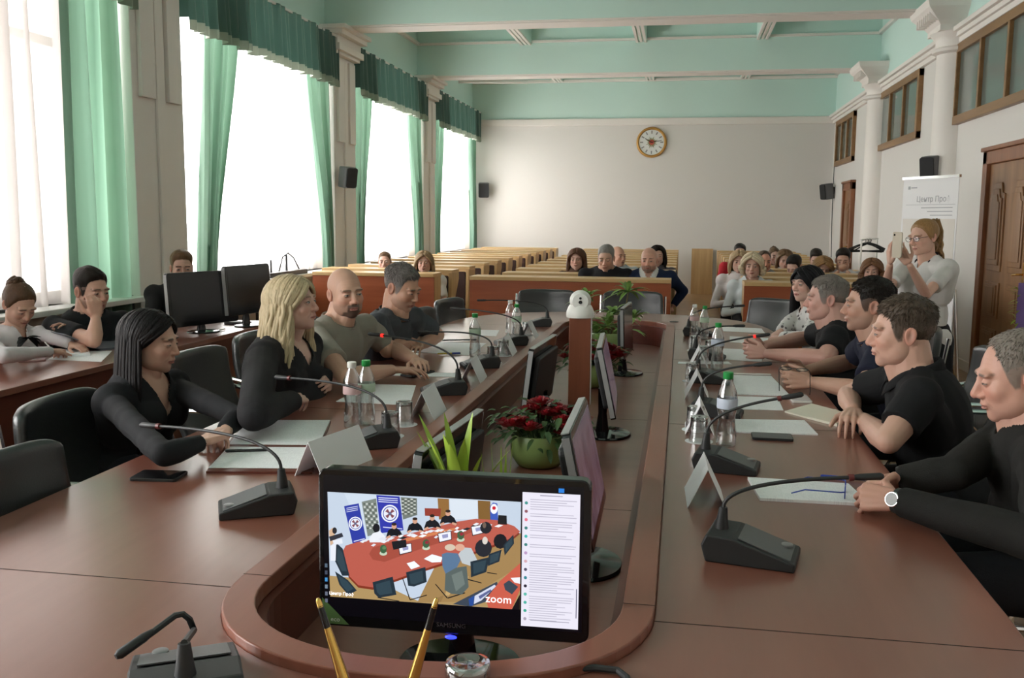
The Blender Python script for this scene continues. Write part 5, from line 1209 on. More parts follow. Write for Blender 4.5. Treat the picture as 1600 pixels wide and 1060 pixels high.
def hair_mat(name, c, rough=.42, dark=.6):
    if max(c) < .03: rough = .5; c = tuple(v*.6 for v in c)
    if name in MATS: return MATS[name]
    m, nt, b = nodes(name); N = nt.nodes; K = nt.links; tc = N.new('ShaderNodeTexCoord'); mp = N.new('ShaderNodeMapping'); mp.inputs['Scale'].default_value = (1, 1, .14)
    K.new(tc.outputs['Object'], mp.inputs[0]); n = N.new('ShaderNodeTexNoise'); n.inputs['Scale'].default_value = 150; n.inputs['Detail'].default_value = 4; K.new(mp.outputs[0], n.inputs[0])
    mx = N.new('ShaderNodeMix'); mx.data_type = 'RGBA'; mx.inputs['A'].default_value = (*[v*dark for v in c], 1); mx.inputs['B'].default_value = (*[min(1, v*1.35) for v in c], 1)
    K.new(n.outputs[0], mx.inputs['Factor']); K.new(mx.outputs['Result'], b.inputs['Base Color']); b.inputs['Roughness'].default_value = rough; b.inputs['Specular IOR Level'].default_value = .2
    bp = N.new('ShaderNodeBump'); bp.inputs['Strength'].default_value = .6; bp.inputs['Distance'].default_value = .004; K.new(n.outputs[0], bp.inputs['Height']); K.new(bp.outputs[0], b.inputs['Normal'])
    MATS[name] = m; return m
def cloth(name, c, rough=.85, pat=None):
    if name in MATS: return MATS[name]
    m = mat(name, c, rough, bump=.2, bscale=420, sheen=.1 if max(c) > .2 else 0, var=.15, vscale=7, spec=.25)
    if pat:
        nt = m.node_tree; N = nt.nodes; K = nt.links; b = N['Principled BSDF']; tc = N.new('ShaderNodeTexCoord'); v = N.new('ShaderNodeTexVoronoi'); v.inputs['Scale'].default_value = pat[1]
        K.new(tc.outputs['Object'], v.inputs['Vector']); g = N.new('ShaderNodeValToRGB'); e = g.color_ramp.elements; e[0].position = .22; e[0].color = (*pat[0], 1); e[1].position = .34; e[1].color = (*c, 1)
        K.new(v.outputs['Distance'], g.inputs[0]); K.new(g.outputs[0], b.inputs['Base Color'])
    return m
BLK = (.012, .012, .014)
def lock_hair(Hm, pr, n=120, L=.30, part=.0, vol=.014, back=.0, front=.4, rad=.013, seed=1, wave=0, fwd=.0):
    """long hair: locks from the parting over the skull, then hanging down (world z)"""
    rng = random.Random(seed); mb = MB(); w_ = pr.get('w', 1); c0 = Vector((0, -.014, .022)); ell = (.081*w_+vol, .100+vol, .086+vol)
    for i in range(n):
        s_ = 1 if i % 2 else -1; t = rng.random(); al = R(38)+t*R(135)                 # along the parting, front to nape
        d0 = Vector((part*.5, math.cos(al), math.sin(al)))
        ga = R(28)-t*R(118)+rng.uniform(-.08, .08)                                    # where it leaves the skull: beside the face to the nape
        if ga > R(front*60): ga = R(front*60)
        d1 = Vector((s_*math.cos(ga), math.sin(ga), -.05-.55*rng.random())); d1.normalize(); d0.normalize(); pts = []
        e = 1+rng.uniform(-.03, .05)
        for k in range(8):
            u = k/7; d = d0.slerp(d1, u) if d0.angle(d1) > 1e-3 else d0; p = c0+Vector((d.x*ell[0]*e, d.y*ell[1]*e, d.z*ell[2]*e)); pts.append(Hm @ p)
        last = pts[-1]; out = (Hm.to_3x3() @ Vector((d1.x, d1.y, 0))); out.z = 0; out.normalize(); f_ = Hm.to_3x3() @ Vector((0, 1, 0)); f_.z = 0; f_.normalize()
        LL = L*rng.uniform(.82, 1.05); m_ = 8
        for k in range(1, m_+1):
            u = k/m_; q = last+out*(.012*math.sin(u*2.5)+.035*u*back)+f_*(fwd*u*(1 if ga > -.2 else -.35))-Vector((0, 0, LL*u))
            if wave: q += out.cross(Vector((0, 0, 1)))*wave*math.sin(u*9+i)+out*wave*math.cos(u*8+i)
            pts.append(q)
        k = len(pts); mb.tube(pts, [rad*(.55+.6*math.sin(math.pi*min(1, (j+1)/k*.75+.1)))*(1 if j < k-2 else .55) for j in range(k)], 6, flat=.75)
    return mb
NPERS = [0]
def person(label, head, yaw, pitch=-5, roll=0, torso=None, P=None, female=False, fat=0, s=1.0, skin=(.52, .31, .225), hair=(.04, .025, .018), style='short', hl=None, ht=.018,
           shirt=(BLK, 'short'), wr=None, el=None, hands=None, q=2, stand=False, pants=(.015, .015, .02), lean=.12, collar=None, vneck=0, face=None, hairargs=None, shw=None, extra=None, inner=None, group=None, patt=None, zoff=0, sh_drop=0):
    NPERS[0] += 1; sid = NPERS[0]
    H = Vector(head); yr = R(yaw); tr_ = R(torso if torso is not None else yaw)
    t = thing('person', label, 'person', (H.x, H.y, 0), 0, group)
    off = Vector((H.x, H.y, 0)); pr = dict(skin=skin, hair=hair); pr.update(face or {})
    # head matrix (local x right, y forward, z up), relative to the thing
    Hm = Matrix.Translation(H-off) @ Matrix.Rotation(yr-math.pi/2, 4, 'Z') @ Matrix.Rotation(R(pitch), 4, 'X') @ Matrix.Rotation(R(roll), 4, 'Y') @ Matrix.Scale(s*(.95 if female else 1.0), 4)
    nt, nph = {2: (160, 200), 1: (100, 124), 0: (64, 84)}[q]
    if style == 'short' and not pr.get('shave'): pr['short'] = hl or (HL_W if female else HL_M)
    O, D, r, T_, F_ = head_grid(nt, nph, pr); V = O+D*r[:, None]; C = paint_face(V, pr); Q = quads(nt, nph)
    hv, hq, hc = [V], [Q], [C]; nv = len(V)
    for sx in (-1, 1):      # ears
        a, b = 14, 18; us = np.linspace(0, math.pi, a); vs = np.linspace(0, 2*math.pi, b, endpoint=False); U, W_ = np.meshgrid(us, vs, indexing='ij')
        ex = np.sin(U)*np.cos(W_); ey = np.sin(U)*np.sin(W_); ez = np.cos(U)
        E = np.stack([.0085*ex, .0185*ey*(1+.15*ez), .031*ez], -1).reshape(-1, 3)
        dish = np.exp(-((E[:, 1]-.002)/.010)**2-((E[:, 2]-.002)/.017)**2); E[:, 0] -= .010*dish*(E[:, 0] > 0)
        E[:, 0] += .35*np.maximum(0, -E[:, 1])*.9; E = E*np.array([sx, 1, 1]); c_, s_ = math.cos(.16), math.sin(.16); y2 = E[:, 1]*c_-E[:, 2]*s_; z2 = E[:, 1]*s_+E[:, 2]*c_
        E = np.stack([E[:, 0]+sx*(.0735*pr.get('w', 1)+.003*pr.get('fatface', 0)), y2-.015, z2-.006], -1); hv.append(E); hq.append(quads(a, b)+nv); nv += len(E)
        ec = np.tile(np.array(skin)*np.array([1.02, .84, .82]), (len(E), 1)); hc.append(mixc(ec, np.array(skin)*.45, dish*.7))
    HV = np.concatenate(hv); HC = np.concatenate(hc); HQ = np.concatenate(hq); M4 = np.array(Hm); HVw = HV@M4[:3, :3].T+M4[:3, 3]
    # skeleton (relative to off)
    tf = Vector((math.cos(tr_), math.sin(tr_), 0)); rt = tf.cross(Vector((0, 0, 1))); up = Vector((0, 0, 1)); h = H-off; fs = 1+.16*fat
    hb = Hm @ Vector((0, -.022, -.045)); nk = h-tf*(.050)*s+up*(-(.160 if female else .145)*s-sh_drop); sw = (shw or (.165 if female else .19+.02*fat))*s
    if stand: pel = Vector((nk.x-tf.x*.02, nk.y-tf.y*.02, nk.z-.50*s))
    else: pel = Vector(P)-off if P else Vector((nk.x-tf.x*lean, nk.y-tf.y*lean, .565))
    sp = (nk-pel); spn = sp.normalized(); fr = frame_m(Vector((0, 0, 0)), rt, spn.cross(rt)*-1 if (spn.cross(rt)*-1).dot(tf) > 0 else spn.cross(rt), spn)
    ch = pel+sp*.70; bl = pel+sp*.32; S = {k: nk+rt*(sw*k)-up*.045*s+tf*.012 for k in (-1, 1)}
    def torso_prims(mb, g, fem=female):
        mb.ell(pel, (.165*fs+g, (.13+.03*fat)+g, .12+g), 20, 12, 0, fr); mb.ell(bl+tf*.035*fat, ((.135 if fem else .150)*fs+g, (.105+.055*fat)+g, .17+g), 20, 12, 0, fr)
        mb.ell(ch, ((.140 if fem else .163)*fs**.5+g, .112+.02*fat+g, .17+g), 20, 12, 0, fr)
        if fem:
            for k in (-1, 1): mb.ell(ch+rt*.065*k+tf*.085-up*.015, (.058+g, .052+g, .058+g), 14, 10)
        for k in (-1, 1):
            cone(mb, nk+rt*.03*k-up*.05, S[k]+up*.004, .062+g, .050+g); cone(mb, nk+rt*.02*k+up*.025-tf*.01, nk+rt*sw*.62*k-up*.022, .040+g*.7, .036+g); mb.ell(S[k], (.058+g, .062+g, .062+g), 14, 10)
            cone(mb, S[k]-up*.02, ch+rt*.10*k-up*.05, .055+g, .075+g)
    W, E = {}, {}
    for k in (-1, 1):
        if wr: W[k] = Vector(wr[0 if k < 0 else 1])-off
        elif q == 0: W[k] = pel+tf*.26+rt*k*.07; W[k].z = .66
        else: W[k] = S[k]+tf*.33-rt*k*.12; W[k].z = .965+zoff
        if el and el[0 if k < 0 else 1] is not None: E[k] = Vector(el[0 if k < 0 else 1])-off
        else: E[k] = ik(S[k], W[k], .29*s, .26*s, rt*k*.8-up*.9-tf*.2)
    bm_ = MB(); torso_prims(bm_, 0); nr = (.046 if female else .059+.012*fat)*s
    cone(bm_, nk-up*.03, hb, nr*1.15, nr*1.02); cone(bm_, nk+tf*.035*s-up*.01, Hm @ Vector((0, .030, -.082)), (.036 if female else .046+.010*fat)*s, (.026 if female else .036+.010*fat)*s)
    ar = (.70 if female else .95)*(1+.10*fat)
    for k in (-1, 1):
        cone(bm_, S[k], S[k].lerp(E[k], .5), .052*ar, .049*ar); cone(bm_, S[k].lerp(E[k], .5), E[k], .049*ar, .040*ar)
        m_ = E[k].lerp(W[k], .3); cone(bm_, E[k], m_, .040*ar, .044*ar); cone(bm_, m_, E[k].lerp(W[k], .94), .044*ar, .027*ar)
        if q > 0 or stand:
            hd = (hands or {}).get(k, {}); d = Vector(hd.get('d', (W[k]-E[k]).normalized())); nn = Vector(hd.get('n', -up))
            hand(bm_, W[k], d, nn, Vector(hd.get('side', -rt*k)), hd.get('curl', (.35, .5, .35)), hd.get('spread', .05), hd.get('thumb', .5), (.9 if female else 1)*s, hd.get('fk', (1, 1.05, 1.1, 1.2)))
        else: bm_.ell(W[k]+(W[k]-E[k]).normalized()*.06, (.045, .045, .028), 10, 6)
    leg = MB(); legs = {}
    for k in (-1, 1):
        hp_ = pel+rt*.085*k-up*.03
        if stand: kn = hp_-up*.42+tf*.02; an = Vector((hp_.x, hp_.y, .09)); kn.z = (hp_.z+.09)/2
        else: hp_.z = .56; kn = hp_+tf*.40+rt*.04*k; kn.z = .53; an = Vector((kn.x, kn.y, .10))+tf*.02
        legs[k] = (hp_, kn, an)
        cone(bm_, hp_, kn, .075, .05); cone(bm_, kn, an, .048, .034)
        for m_, g in ((leg, .014),): cone(m_, hp_, kn, .080*fs+g, .052+g); cone(m_, kn, an, .050+g, .045+g)
    vox = {2: .0042, 1: .0065, 0: .013}[q]
    BV, BQ, BN = remesh(bm_, vox, {2: 3, 1: 2, 0: 2}[q]); bc = np.tile(np.array(skin), (len(BV), 1)); bc = bc*(1+.05*snoise(BV, 30, sid)[:, None]*np.array([.3, 1, 1]))
    me = fast_mesh('body', np.concatenate([HVw, BV]), np.concatenate([HQ, BQ+len(HVw)]), np.concatenate([HC, bc])); link(me, 'body', SKINM, t)
    # trousers or skirt
    if female and stand:
        mb = MB(); mb.tube([pel+up*.10, pel+up*.0, pel-up*.2, pel-up*.42], [.135, .175, .18, .20], 20)
    else: mb = leg; mb.ell(pel-up*.02, (.172*fs, .14+.03*fat, .11), 18, 10, 0, fr)
    LV, LQ, LN = remesh(mb, .012, 2); LV = LV+LN*(.003*snoise(LV, 22, sid+5))[:, None]
    link(fast_mesh('trousers', LV, LQ), 'skirt' if (female and stand) else 'trousers', cloth('trousers_%02d' % (int(sum(pants)*300)), pants), t)
    sh = MB()
    for k in (-1, 1):
        a = legs[k][2]; cone(sh, Vector((a.x, a.y, .045))-tf*.03, Vector((a.x, a.y, .035))+tf*.15, .042, .034)
    SV, SQ, SN = remesh(sh, .010, 2); SV[:, 2] = np.maximum(SV[:, 2], .002); link(fast_mesh('shoes', SV, SQ), 'shoes', M_LEATHER, t)
    if inner:
        mb = MB(); torso_prims(mb, .010); cone(mb, nk-up*.03, nk.lerp(hb, .25), nr+.010, nr+.008); IV, IQ, IN = remesh(mb, .012, 2); rl = IV-np.array(nk); a_ = rl@np.array(rt); b_ = rl@np.array(tf); kp = ~((np.abs(a_) < (rl[:, 2]+.06)*.5) & (b_ > .0) & (rl[:, 2] > -.06)); link(fast_mesh('undershirt', IV, IQ[kp[IQ].all(1)]), 'undershirt', cloth('inner_white', inner), t)
    # shirt
    col, sl = shirt; g = .013 if q else .016; mb = MB(); torso_prims(mb, g); ag = .011 if sl != 'loose' else .026
    if stand and female: pass
    for k in (-1, 1):
        if sl == 'short': e = S[k].lerp(E[k], .66); cone(mb, S[k], S[k].lerp(E[k], .2), .055*ar+ag, .056*ar+ag); mb.tube([S[k].lerp(E[k], .15), e], [.055*ar+ag, .053*ar+ag*1.15], 18)
        else:
            cone(mb, S[k], E[k], .052*ar+ag, .041*ar+ag*.8); m_ = E[k].lerp(W[k], .35); cone(mb, E[k], m_, .041*ar+ag*.8, .042*ar+ag*.7); mb.tube([m_, E[k].lerp(W[k], .97)], [.042*ar+ag*.7, .030*ar+ag*.7], 16)
    cone(mb, nk-up*.03, nk.lerp(hb, .30)-tf*.006, nr+.017, nr+.014)
    tv = {2: .0065, 1: .010, 0: .015}[q]; TV, TQ, TN = remesh(mb, tv, 2)
    amp = .003 if sl == 'short' else .0035
    st = TV.copy(); st[:, 2] *= .45; TV = TV+TN*((amp*.6*snoise(st, 36, sid)+amp*.9*snoise(TV, 23, sid+9)))[:, None]
    arm_d = np.full(len(TV), 9.)
    for k in (-1, 1): arm_d = np.minimum(arm_d, capsd(TV, np.array(S[k].lerp(E[k], .12)), np.array(E[k]), .0, .0)); arm_d = np.minimum(arm_d, capsd(TV, np.array(E[k]), np.array(W[k]), .0, .0))
    # neckline: open faces near the neck, V if asked
    rel = TV-np.array(nk); fx = rel@np.array(rt); fy = rel@np.array(tf); fz = rel[:, 2]
    keep = np.ones(len(TV), bool); rad = np.hypot(fx, fy+.004)
    keep &= ~((rad < nr*1.20+.012) & (fz > -.03+.055*sstep(.0, -.04, fy)))
    if vneck:
        dl = (fz+vneck)*.42-np.abs(fx); zone = (fy > .02) & (np.abs(fx) < .085) & (fz < .08) & (arm_d > .078)
        mv = zone & (dl > 0) & (dl <= tv*.9); TV = TV+(np.where(mv, dl, 0)*np.sign(fx))[:, None]*np.array(rt)[None]
        keep &= ~(zone & (dl > tv*.9))
    TQ = TQ[keep[TQ].all(1)]
    so = link(fast_mesh('shirt', TV, TQ), 'jacket' if sl == 'jacket' else 'shirt', cloth('cloth_%s' % '_'.join(str(int(c*1000)) for c in col), col, .85, patt), t)
    if q: md = so.modifiers.new('s', 'SOLIDIFY'); md.thickness = .004; md.offset = -1
    if collar:
        cc, kind = collar; mb = MB(); n = 40; hgt = {'polo': .034, 'crew': .010, 'shirt': .040}[kind]; P_ = []
        rr = nr*1.14+.010
        for i in range(n+1):
            a = 2*math.pi*i/n; gap = R(14) if kind != 'crew' else 0
            a = math.pi/2+gap+(2*math.pi-2*gap)*i/n; fwd = math.sin(a); cx = rt*(rr*math.cos(a)*1.02)+tf*(rr*math.sin(a)+.006)
            drop = -.038*max(0, fwd)**1.5 - (vneck*.55 if vneck else 0)*max(0, fwd)**4; base = nk+cx+up*(.006+drop+.030*max(0, -fwd))
            if kind == 'crew': P_.append([base, base+up*.006, base+up*.012-cx.normalized()*.004, base+up*.004-cx.normalized()*.008])
            else:
                o_ = cx.normalized(); pt = 1+.5*max(0, fwd)**6; P_.append([base-o_*.002-up*.012, base+up*hgt*.75-o_*.006, base+up*hgt*.85, base+up*hgt*.6+o_*.008, base-up*.012*pt+o_*.020])
        mb.grid(P_); mb.build('collar', cloth('collar_%s' % '_'.join(str(int(c*1000)) for c in cc), cc), t, smooth=2, solid=.003)
    # hair
    hm = hair_mat('hair_%s' % '_'.join(str(int(c*1000)) for c in hair), hair)
    hl = hl or (HL_W if female else HL_M)
    if style != 'bald':
        nt2, np2 = {2: (110, 150), 1: (70, 90), 0: (40, 54)}[q]; O, D, r, T2, F2 = head_grid(nt2, np2, pr, .0); B = O+D*r[:, None]; a = np.abs(np.arctan2(B[:, 0], B[:, 1])); zl = hairline(a, hl)
        u = B[:, 2]-zl-.004*snoise(B, 90, sid); topk = sstep(.02, .085, B[:, 2]); tk = ht*(.10+.90*topk) if style == 'short' else ht*(.7+.3*topk)
        if style == 'bob': tk = ht*(.8+.2*topk)+0*u; tk += .010*sstep(.9, 1.6, a)
        m = sstep(-.002, .016, u); cl_ = snoise(B*np.array([1, 1, .5]), 110, sid)*.0022*(ht/.018)+snoise(B, 45, sid+3)*.002*(ht/.018)
        rr = r+np.where(m > 0, tk*m+cl_*m-.0015, -.006); Q2 = quads(nt2, np2); keep = (m > 0); Q2 = Q2[keep[Q2].any(1)]
        V2 = (O+D*rr[:, None])@M4[:3, :3].T+M4[:3, 3]; ho = link(fast_mesh('hair', V2, Q2), 'hair', hm, t)
    if style == 'short' and q == 2:
        rg = np.random.RandomState(sid); R3 = M4[:3, :3]; idx = np.where((m > .15))[0]; wgt = np.sin(T2.ravel()[idx]); idx = rg.choice(idx, 2200, p=wgt/wgt.sum()); tm = MB()
        for i in idx:
            nrm = D[i]; cr_ = np.array([.0, -.055, .10]); cmb = B[i]-cr_; cmb = cmb-nrm*(cmb@nrm); cmb /= (np.linalg.norm(cmb)+1e-6); L = ht*(.30+.70*topk[i])*rg.uniform(.7, 1.25)
            cmb = cmb+rg.normal(size=3)*.14; p0 = O+nrm*(rr[i]-.002); p1 = p0+cmb*L*.5+nrm*L*.10; p2 = p0+cmb*L+nrm*L*(.04+.06*topk[i]); Pw = [tuple(R3@p_+M4[:3, 3]) for p_ in (p0, p1, p2)]
            tm.tube(Pw, [.0018, .0015, .0003], 4, cap=False)
        tm.build('hair_tufts', hm, ho, smooth=2)
    if style in ('long', 'bun', 'pony', 'bob'):
        a = dict(n=240 if q == 2 else (90 if q == 1 else 40), seed=sid, rad=.0095 if q == 2 else (.012 if q else .018)); a.update(hairargs or {}); Hn = Hm.copy()
        if style == 'bob': a.setdefault('L', .04); a.setdefault('vol', .022)
        if style in ('long', 'bob'): mb = lock_hair(Hn, pr, **a)
        elif style == 'bun':
            mb = MB(); c0 = Vector((0, -.075, .085)); rg = random.Random(sid)
            for i in range(26):
                a0 = rg.uniform(0, 6.28); r0 = rg.uniform(.018, .04); ax = Vector((rg.uniform(-1, 1), rg.uniform(-1, 1), rg.uniform(-1, 1))).normalized(); e1 = ax.orthogonal().normalized(); e2 = ax.cross(e1)
                mb.tube([Hm @ (c0+e1*(r0*math.cos(a0+j*.55))+e2*(r0*math.sin(a0+j*.55))+ax*.004*j) for j in range(9)], .011, 6)
        else:
            mb = MB(); rg = random.Random(sid)
            for i in range(40):
                d = Vector((rg.uniform(-.02, .02), -.105+rg.uniform(-.01, .01), .075+rg.uniform(-.01, .015))); L = rg.uniform(.20, .27)
                mb.tube([Hm @ (d*.9)] + [Hm @ (d+Vector((rg.uniform(-.004, .004)*j, -.014*math.sin(j*.55)-.012, .012-L*j/7))) for j in range(8)], [.008]+[.012*(1-.06*j) for j in range(8)], 6)
        mb.build('hair_locks', hm, t, smooth=2)
    t['sk'] = 0; del t['sk']
    return t, dict(S=S, E=E, W=W, H=Hm, off=off, nk=nk, tf=tf, rt=rt, up=up, pel=pel, sp=sp)

V3 = lambda px, py, z=.79: PZ(px, py, z)
dn = (0, 0, -1)
SK1 = (.53, .32, .245); SK2 = (.50, .30, .215); SK3 = (.58, .36, .29)
GREY = (.20, .18, .165); BROWN = (.055, .032, .020); DARK = (.016, .012, .011); BLOND = (.46, .31, .15)
CLASP = dict(curl=(.7, .9, .5), spread=.02, thumb=.9)
# ---- left side of the table
person('woman with long straight black hair in a black blouse, nearest on the left side', PD(236, 533, 3.45), 6, -9, 0, -8, female=True, skin=SK1, hair=(.010, .007, .008), style='long', ht=.008,
       hairargs=dict(L=.40, front=.05, vol=.008, back=.30), shirt=(BLK, 'long'), vneck=.13, lean=.05, q=2,
       el=(V3(372, 652, .82), V3(255, 712, .81)), wr=(V3(352, 672, .80), V3(316, 692, .81)),
       hands={-1: dict(d=V3(330, 690)-V3(352, 672), n=dn, side=(-1, 0, 0), **CLASP), 1: dict(d=V3(345, 676, .81)-V3(316, 692, .80), n=dn, side=(0, 1, 0), curl=(.5, .7, .4))},
       face=dict(eye=.0024, brow=(.015, .01, .01), lip=(.36, .10, .09), w=.95, jaw=.9, nose=.95))
person('blonde woman in a dark grey blouse speaking, second on the left side', PD(458, 474, 3.90), -3, 4, 0, -5, female=True, fat=1.2, shw=.19, skin=SK3, hair=(.48, .38, .235), style='long', ht=.012,
       hairargs=dict(L=.38, front=.35, vol=.012, back=.35, wave=.008), shirt=((.016, .015, .017), 'loose'), vneck=.15, lean=.06, q=2,
       el=(V3(480, 585, .84), V3(396, 650, .84)), wr=(V3(512, 592, .81), V3(458, 626, .81)),
       hands={-1: dict(d=(.3, -.9, -.1), n=(-1, 0, -.4), side=(0, 0, 1), **CLASP), 1: dict(d=V3(500, 606)-V3(458, 626), n=(-.2, .6, -.5), side=(0, 0, 1), curl=(.7, .8, .5))},
       face=dict(eye=.0050, brow=(.16, .09, .05), fatface=.6, iris=(.10, .14, .14), lip=(.42, .14, .12)))
person('bald man with a dark goatee in a grey T-shirt, looking at the camera', PD(540, 458, 4.53), -46, -4, 4, -18, fat=.35, skin=(.56, .33, .24), hair=(.10, .07, .055), style='bald', shirt=((.26, .24, .20), 'short'), lean=.12, q=2,
       collar=((.26, .24, .20), 'crew'), el=(V3(612, 545, .82), V3(540, 590, .82)), wr=(V3(650, 563, .80), V3(615, 578, .80)),
       hands={-1: dict(d=V3(672, 575)-V3(650, 563), n=dn, side=(0, -1, 0), curl=(.4, .5, .4)), 1: dict(d=V3(655, 578)-V3(615, 578), n=dn, side=(0, 1, 0), curl=(.25, .4, .3))},
       face=dict(beard=.85, beardcol=(.05, .03, .022), stubble=.3, shave=.10, brow=(.08, .05, .035), eye=.0042, fatface=.3, iris=(.1, .1, .08)))
person('grey-haired man in a slate T-shirt resting on crossed forearms, left side', PD(628, 450, 5.0), -18, -20, 0, -12, fat=.4, skin=(.52, .29, .20), hair=(.17, .15, .14), ht=.016, shirt=((.062, .066, .075), 'short'), lean=.2, q=2,
       collar=((.055, .058, .066), 'crew'), el=(V3(684, 524, .82), V3(605, 548, .82)), wr=(V3(655, 541, .80), V3(652, 530, .82)),
       hands={-1: dict(d=V3(640, 548)-V3(655, 541), n=dn, side=(-1, 0, 0), curl=(.3, .5, .3)), 1: dict(d=V3(672, 522)-V3(652, 530), n=dn, side=(-1, 0, 0), curl=(.35, .5, .3))},
       face=dict(stubble=.25, beardcol=(.15, .13, .12), brow=(.10, .08, .06), eye=.0026, fatface=.4))
# ---- right side of the table
t, k = person('balding grey man in a black overshirt with a wristwatch, nearest on the right', PD(1588, 588, 2.52), 176, -14, 0, 172, fat=.5, skin=(.53, .29, .22), hair=(.20, .17, .145), hl=HL_REC, ht=.010, shirt=((.014, .013, .012), 'long'), lean=.10, q=2,
       collar=((.016, .015, .014), 'shirt'), vneck=.07, el=(PZ(1640, 850, .80), V3(1490, 740, .84)), wr=(V3(1402, 783, .80), V3(1402, 752, .805)),
       hands={-1: dict(d=(-.8, .5, -.05), n=(.2, .7, -.7), side=(0, .2, 1), curl=(.8, .9, .5), thumb=.8), 1: dict(d=(-.85, -.45, -.1), n=(.1, -.8, -.5), side=(0, 0, 1), curl=(.6, .8, .5), thumb=.8)},
       face=dict(brow=(.09, .07, .06), eye=.0026, fatface=.55, nose=1.12, lipm=.4))
w0 = k['W'][-1]; dd = (k['W'][-1]-k['E'][-1]).normalized(); wp = w0-dd*.008
wm = MB(); fr_ = dd.orthogonal().normalized(); Mw = frame_m(wp, fr_, dd.cross(fr_), dd); wm.tube([wp-dd*.009, wp+dd*.009], [.0325, .0325], 24); wo = wm.build('wristwatch', M_LEATHER, t, smooth=True)
toc = (CAM-(k['off']+wp)); toc = (toc-dd*toc.dot(dd)).normalized(); fx = dd.cross(toc); Mf = frame_m(wp+toc*.033, fx, dd, toc)
MB().lathe([(.001, .006), (.0175, .006), (.0195, .003), (.0195, -.003), (.001, -.003)], 24, 0, Mf).build('steel_case', M_CHROME, wo, smooth=True); MB().lathe([(.016, .0063), (.016, .0066), (.001, .0066)], 24, 0, Mf).build('dial', mat('watch_dial', (.42, .42, .43), .5), wo)
person('brown-haired man in a black polo shirt with folded hands, second on the right', PD(1409, 520, 3.22), 177, -5, 0, 176, fat=.45, skin=(.53, .31, .235), hair=(.085, .062, .046), ht=.017, shirt=((.008, .008, .009), 'short'), lean=.16, q=2,
       collar=((.009, .009, .010), 'polo'), vneck=.05, el=(V3(1388, 690, .81), V3(1325, 618, .82)), wr=(V3(1348, 655, .80), V3(1334, 642, .825)),
       hands={-1: dict(d=V3(1322, 640)-V3(1348, 655), n=dn, side=(-1, 0, 0), curl=(.35, .6, .4)), 1: dict(d=V3(1325, 668, .80)-V3(1334, 642, .825), n=dn, side=(-1, 0, 0), curl=(.45, .6, .4))},
       face=dict(brow=(.07, .05, .035), eye=.0036, fatface=.4, nose=1.05, lipm=.45, iris=(.12, .15, .15)))
person('dark-haired tanned man in a navy T-shirt holding spectacles, third on the right', PD(1357, 477, 4.15), 176, -2, 0, 176, fat=.1, skin=(.44, .25, .18), hair=(.022, .016, .013), ht=.013, shirt=((.012, .014, .030), 'short'), lean=.2, q=2,
       collar=((.012, .014, .03), 'crew'), el=(V3(1350, 612, .81), V3(1330, 565, .82)), wr=(V3(1268, 597, .80), V3(1258, 580, .80)),
       hands={-1: dict(d=(-1, .2, .05), n=(0, .9, -.2), side=(0, 0, 1), curl=(.5, .9, .5)), 1: dict(d=(-1, -.25, 0), n=(0, -.9, -.2), side=(0, 0, 1), curl=(.6, .9, .5))},
       face=dict(brow=(.04, .03, .02), eye=.0032, stubble=.22, beardcol=(.10, .08, .07), lipm=.4, jaw=.95))
p = V3(1240, 588, .83); spectacles(Matrix.Translation(p+Vector((0, 0, .03))) @ Matrix.Rotation(R(160), 4, 'Z') @ Matrix.Rotation(R(75), 4, 'X'), 'dark spectacles held in the fingers of the man in the navy T-shirt', M_BLACK)
person('heavy grey-haired man in a black T-shirt with clasped hands, right side', PD(1291, 467, 4.95), 178, -3, 0, 176, fat=.8, skin=(.56, .32, .26), hair=(.20, .175, .155), ht=.013, shirt=((.010, .010, .011), 'short'), lean=.18, q=2,
       collar=((.010, .010, .011), 'crew'), el=(V3(1290, 560, .82), V3(1262, 528, .83)), wr=(V3(1196, 553, .80), V3(1192, 541, .81)),
       hands={-1: dict(d=(-1, .25, .1), n=(0, .9, -.2), side=(0, 0, 1), curl=(.7, .9, .5)), 1: dict(d=(-1, -.25, .1), n=(0, -.9, -.2), side=(0, 0, 1), curl=(.7, .9, .5))},
       face=dict(brow=(.12, .09, .07), eye=.0034, fatface=.9, lipm=.4))
person('woman with black fringed hair in a white blouse with dark spots, right side', PD(1260, 444, 6.05), 218, -2, 0, 190, female=True, skin=SK3, hair=(.010, .009, .011), style='long', hl=HL_BANG, ht=.012, q=1,
       hairargs=dict(L=.33, front=.35, vol=.012, back=.1), shirt=((.62, .60, .58), 'loose'), patt=((.10, .085, .09), 30), lean=.1, vneck=.06,
       el=(V3(1262, 530, .82), V3(1235, 505, .84)), wr=(V3(1222, 528, .80), V3(1220, 518, .80)), face=dict(eye=.0045, lip=(.42, .12, .11), brow=(.03, .02, .02)))
# ---- standing woman with the phone
H = PD(1443, 371, 6.1)
t, k = person('standing blonde woman in glasses and a white short-sleeved shirt, filming with a phone', H, 212, -9, 3, 216, female=True, s=1.0, skin=(.62, .37, .28), hair=(.30, .17, .07), style='pony', ht=.012, q=2, stand=True, pants=(.008, .008, .01),
       shirt=((.60, .58, .56), 'short'), collar=((.03, .025, .03), 'polo'), vneck=.05, el=(PD(1447, 461, 5.72), PD(1383, 456, 5.85)), wr=(PD(1420, 412, 5.55), PD(1391, 412, 5.62)),
       hands={-1: dict(d=PD(1404, 388, 5.55)-PD(1420, 412, 5.55), n=(.35, .8, .1), side=(.3, 0, 1), curl=(.5, .7, .4), thumb=.4), 1: dict(d=PD(1388, 385, 5.6)-PD(1391, 412, 5.62), n=(.8, .1, 0), side=(.5, 0, .6), curl=(.3, .6, .3), spread=.16, fk=(.4, .9, 1.1, 1.3))},
       face=dict(eye=.0036, brow=(.22, .13, .07), lip=(.45, .13, .12), jaw=.9))
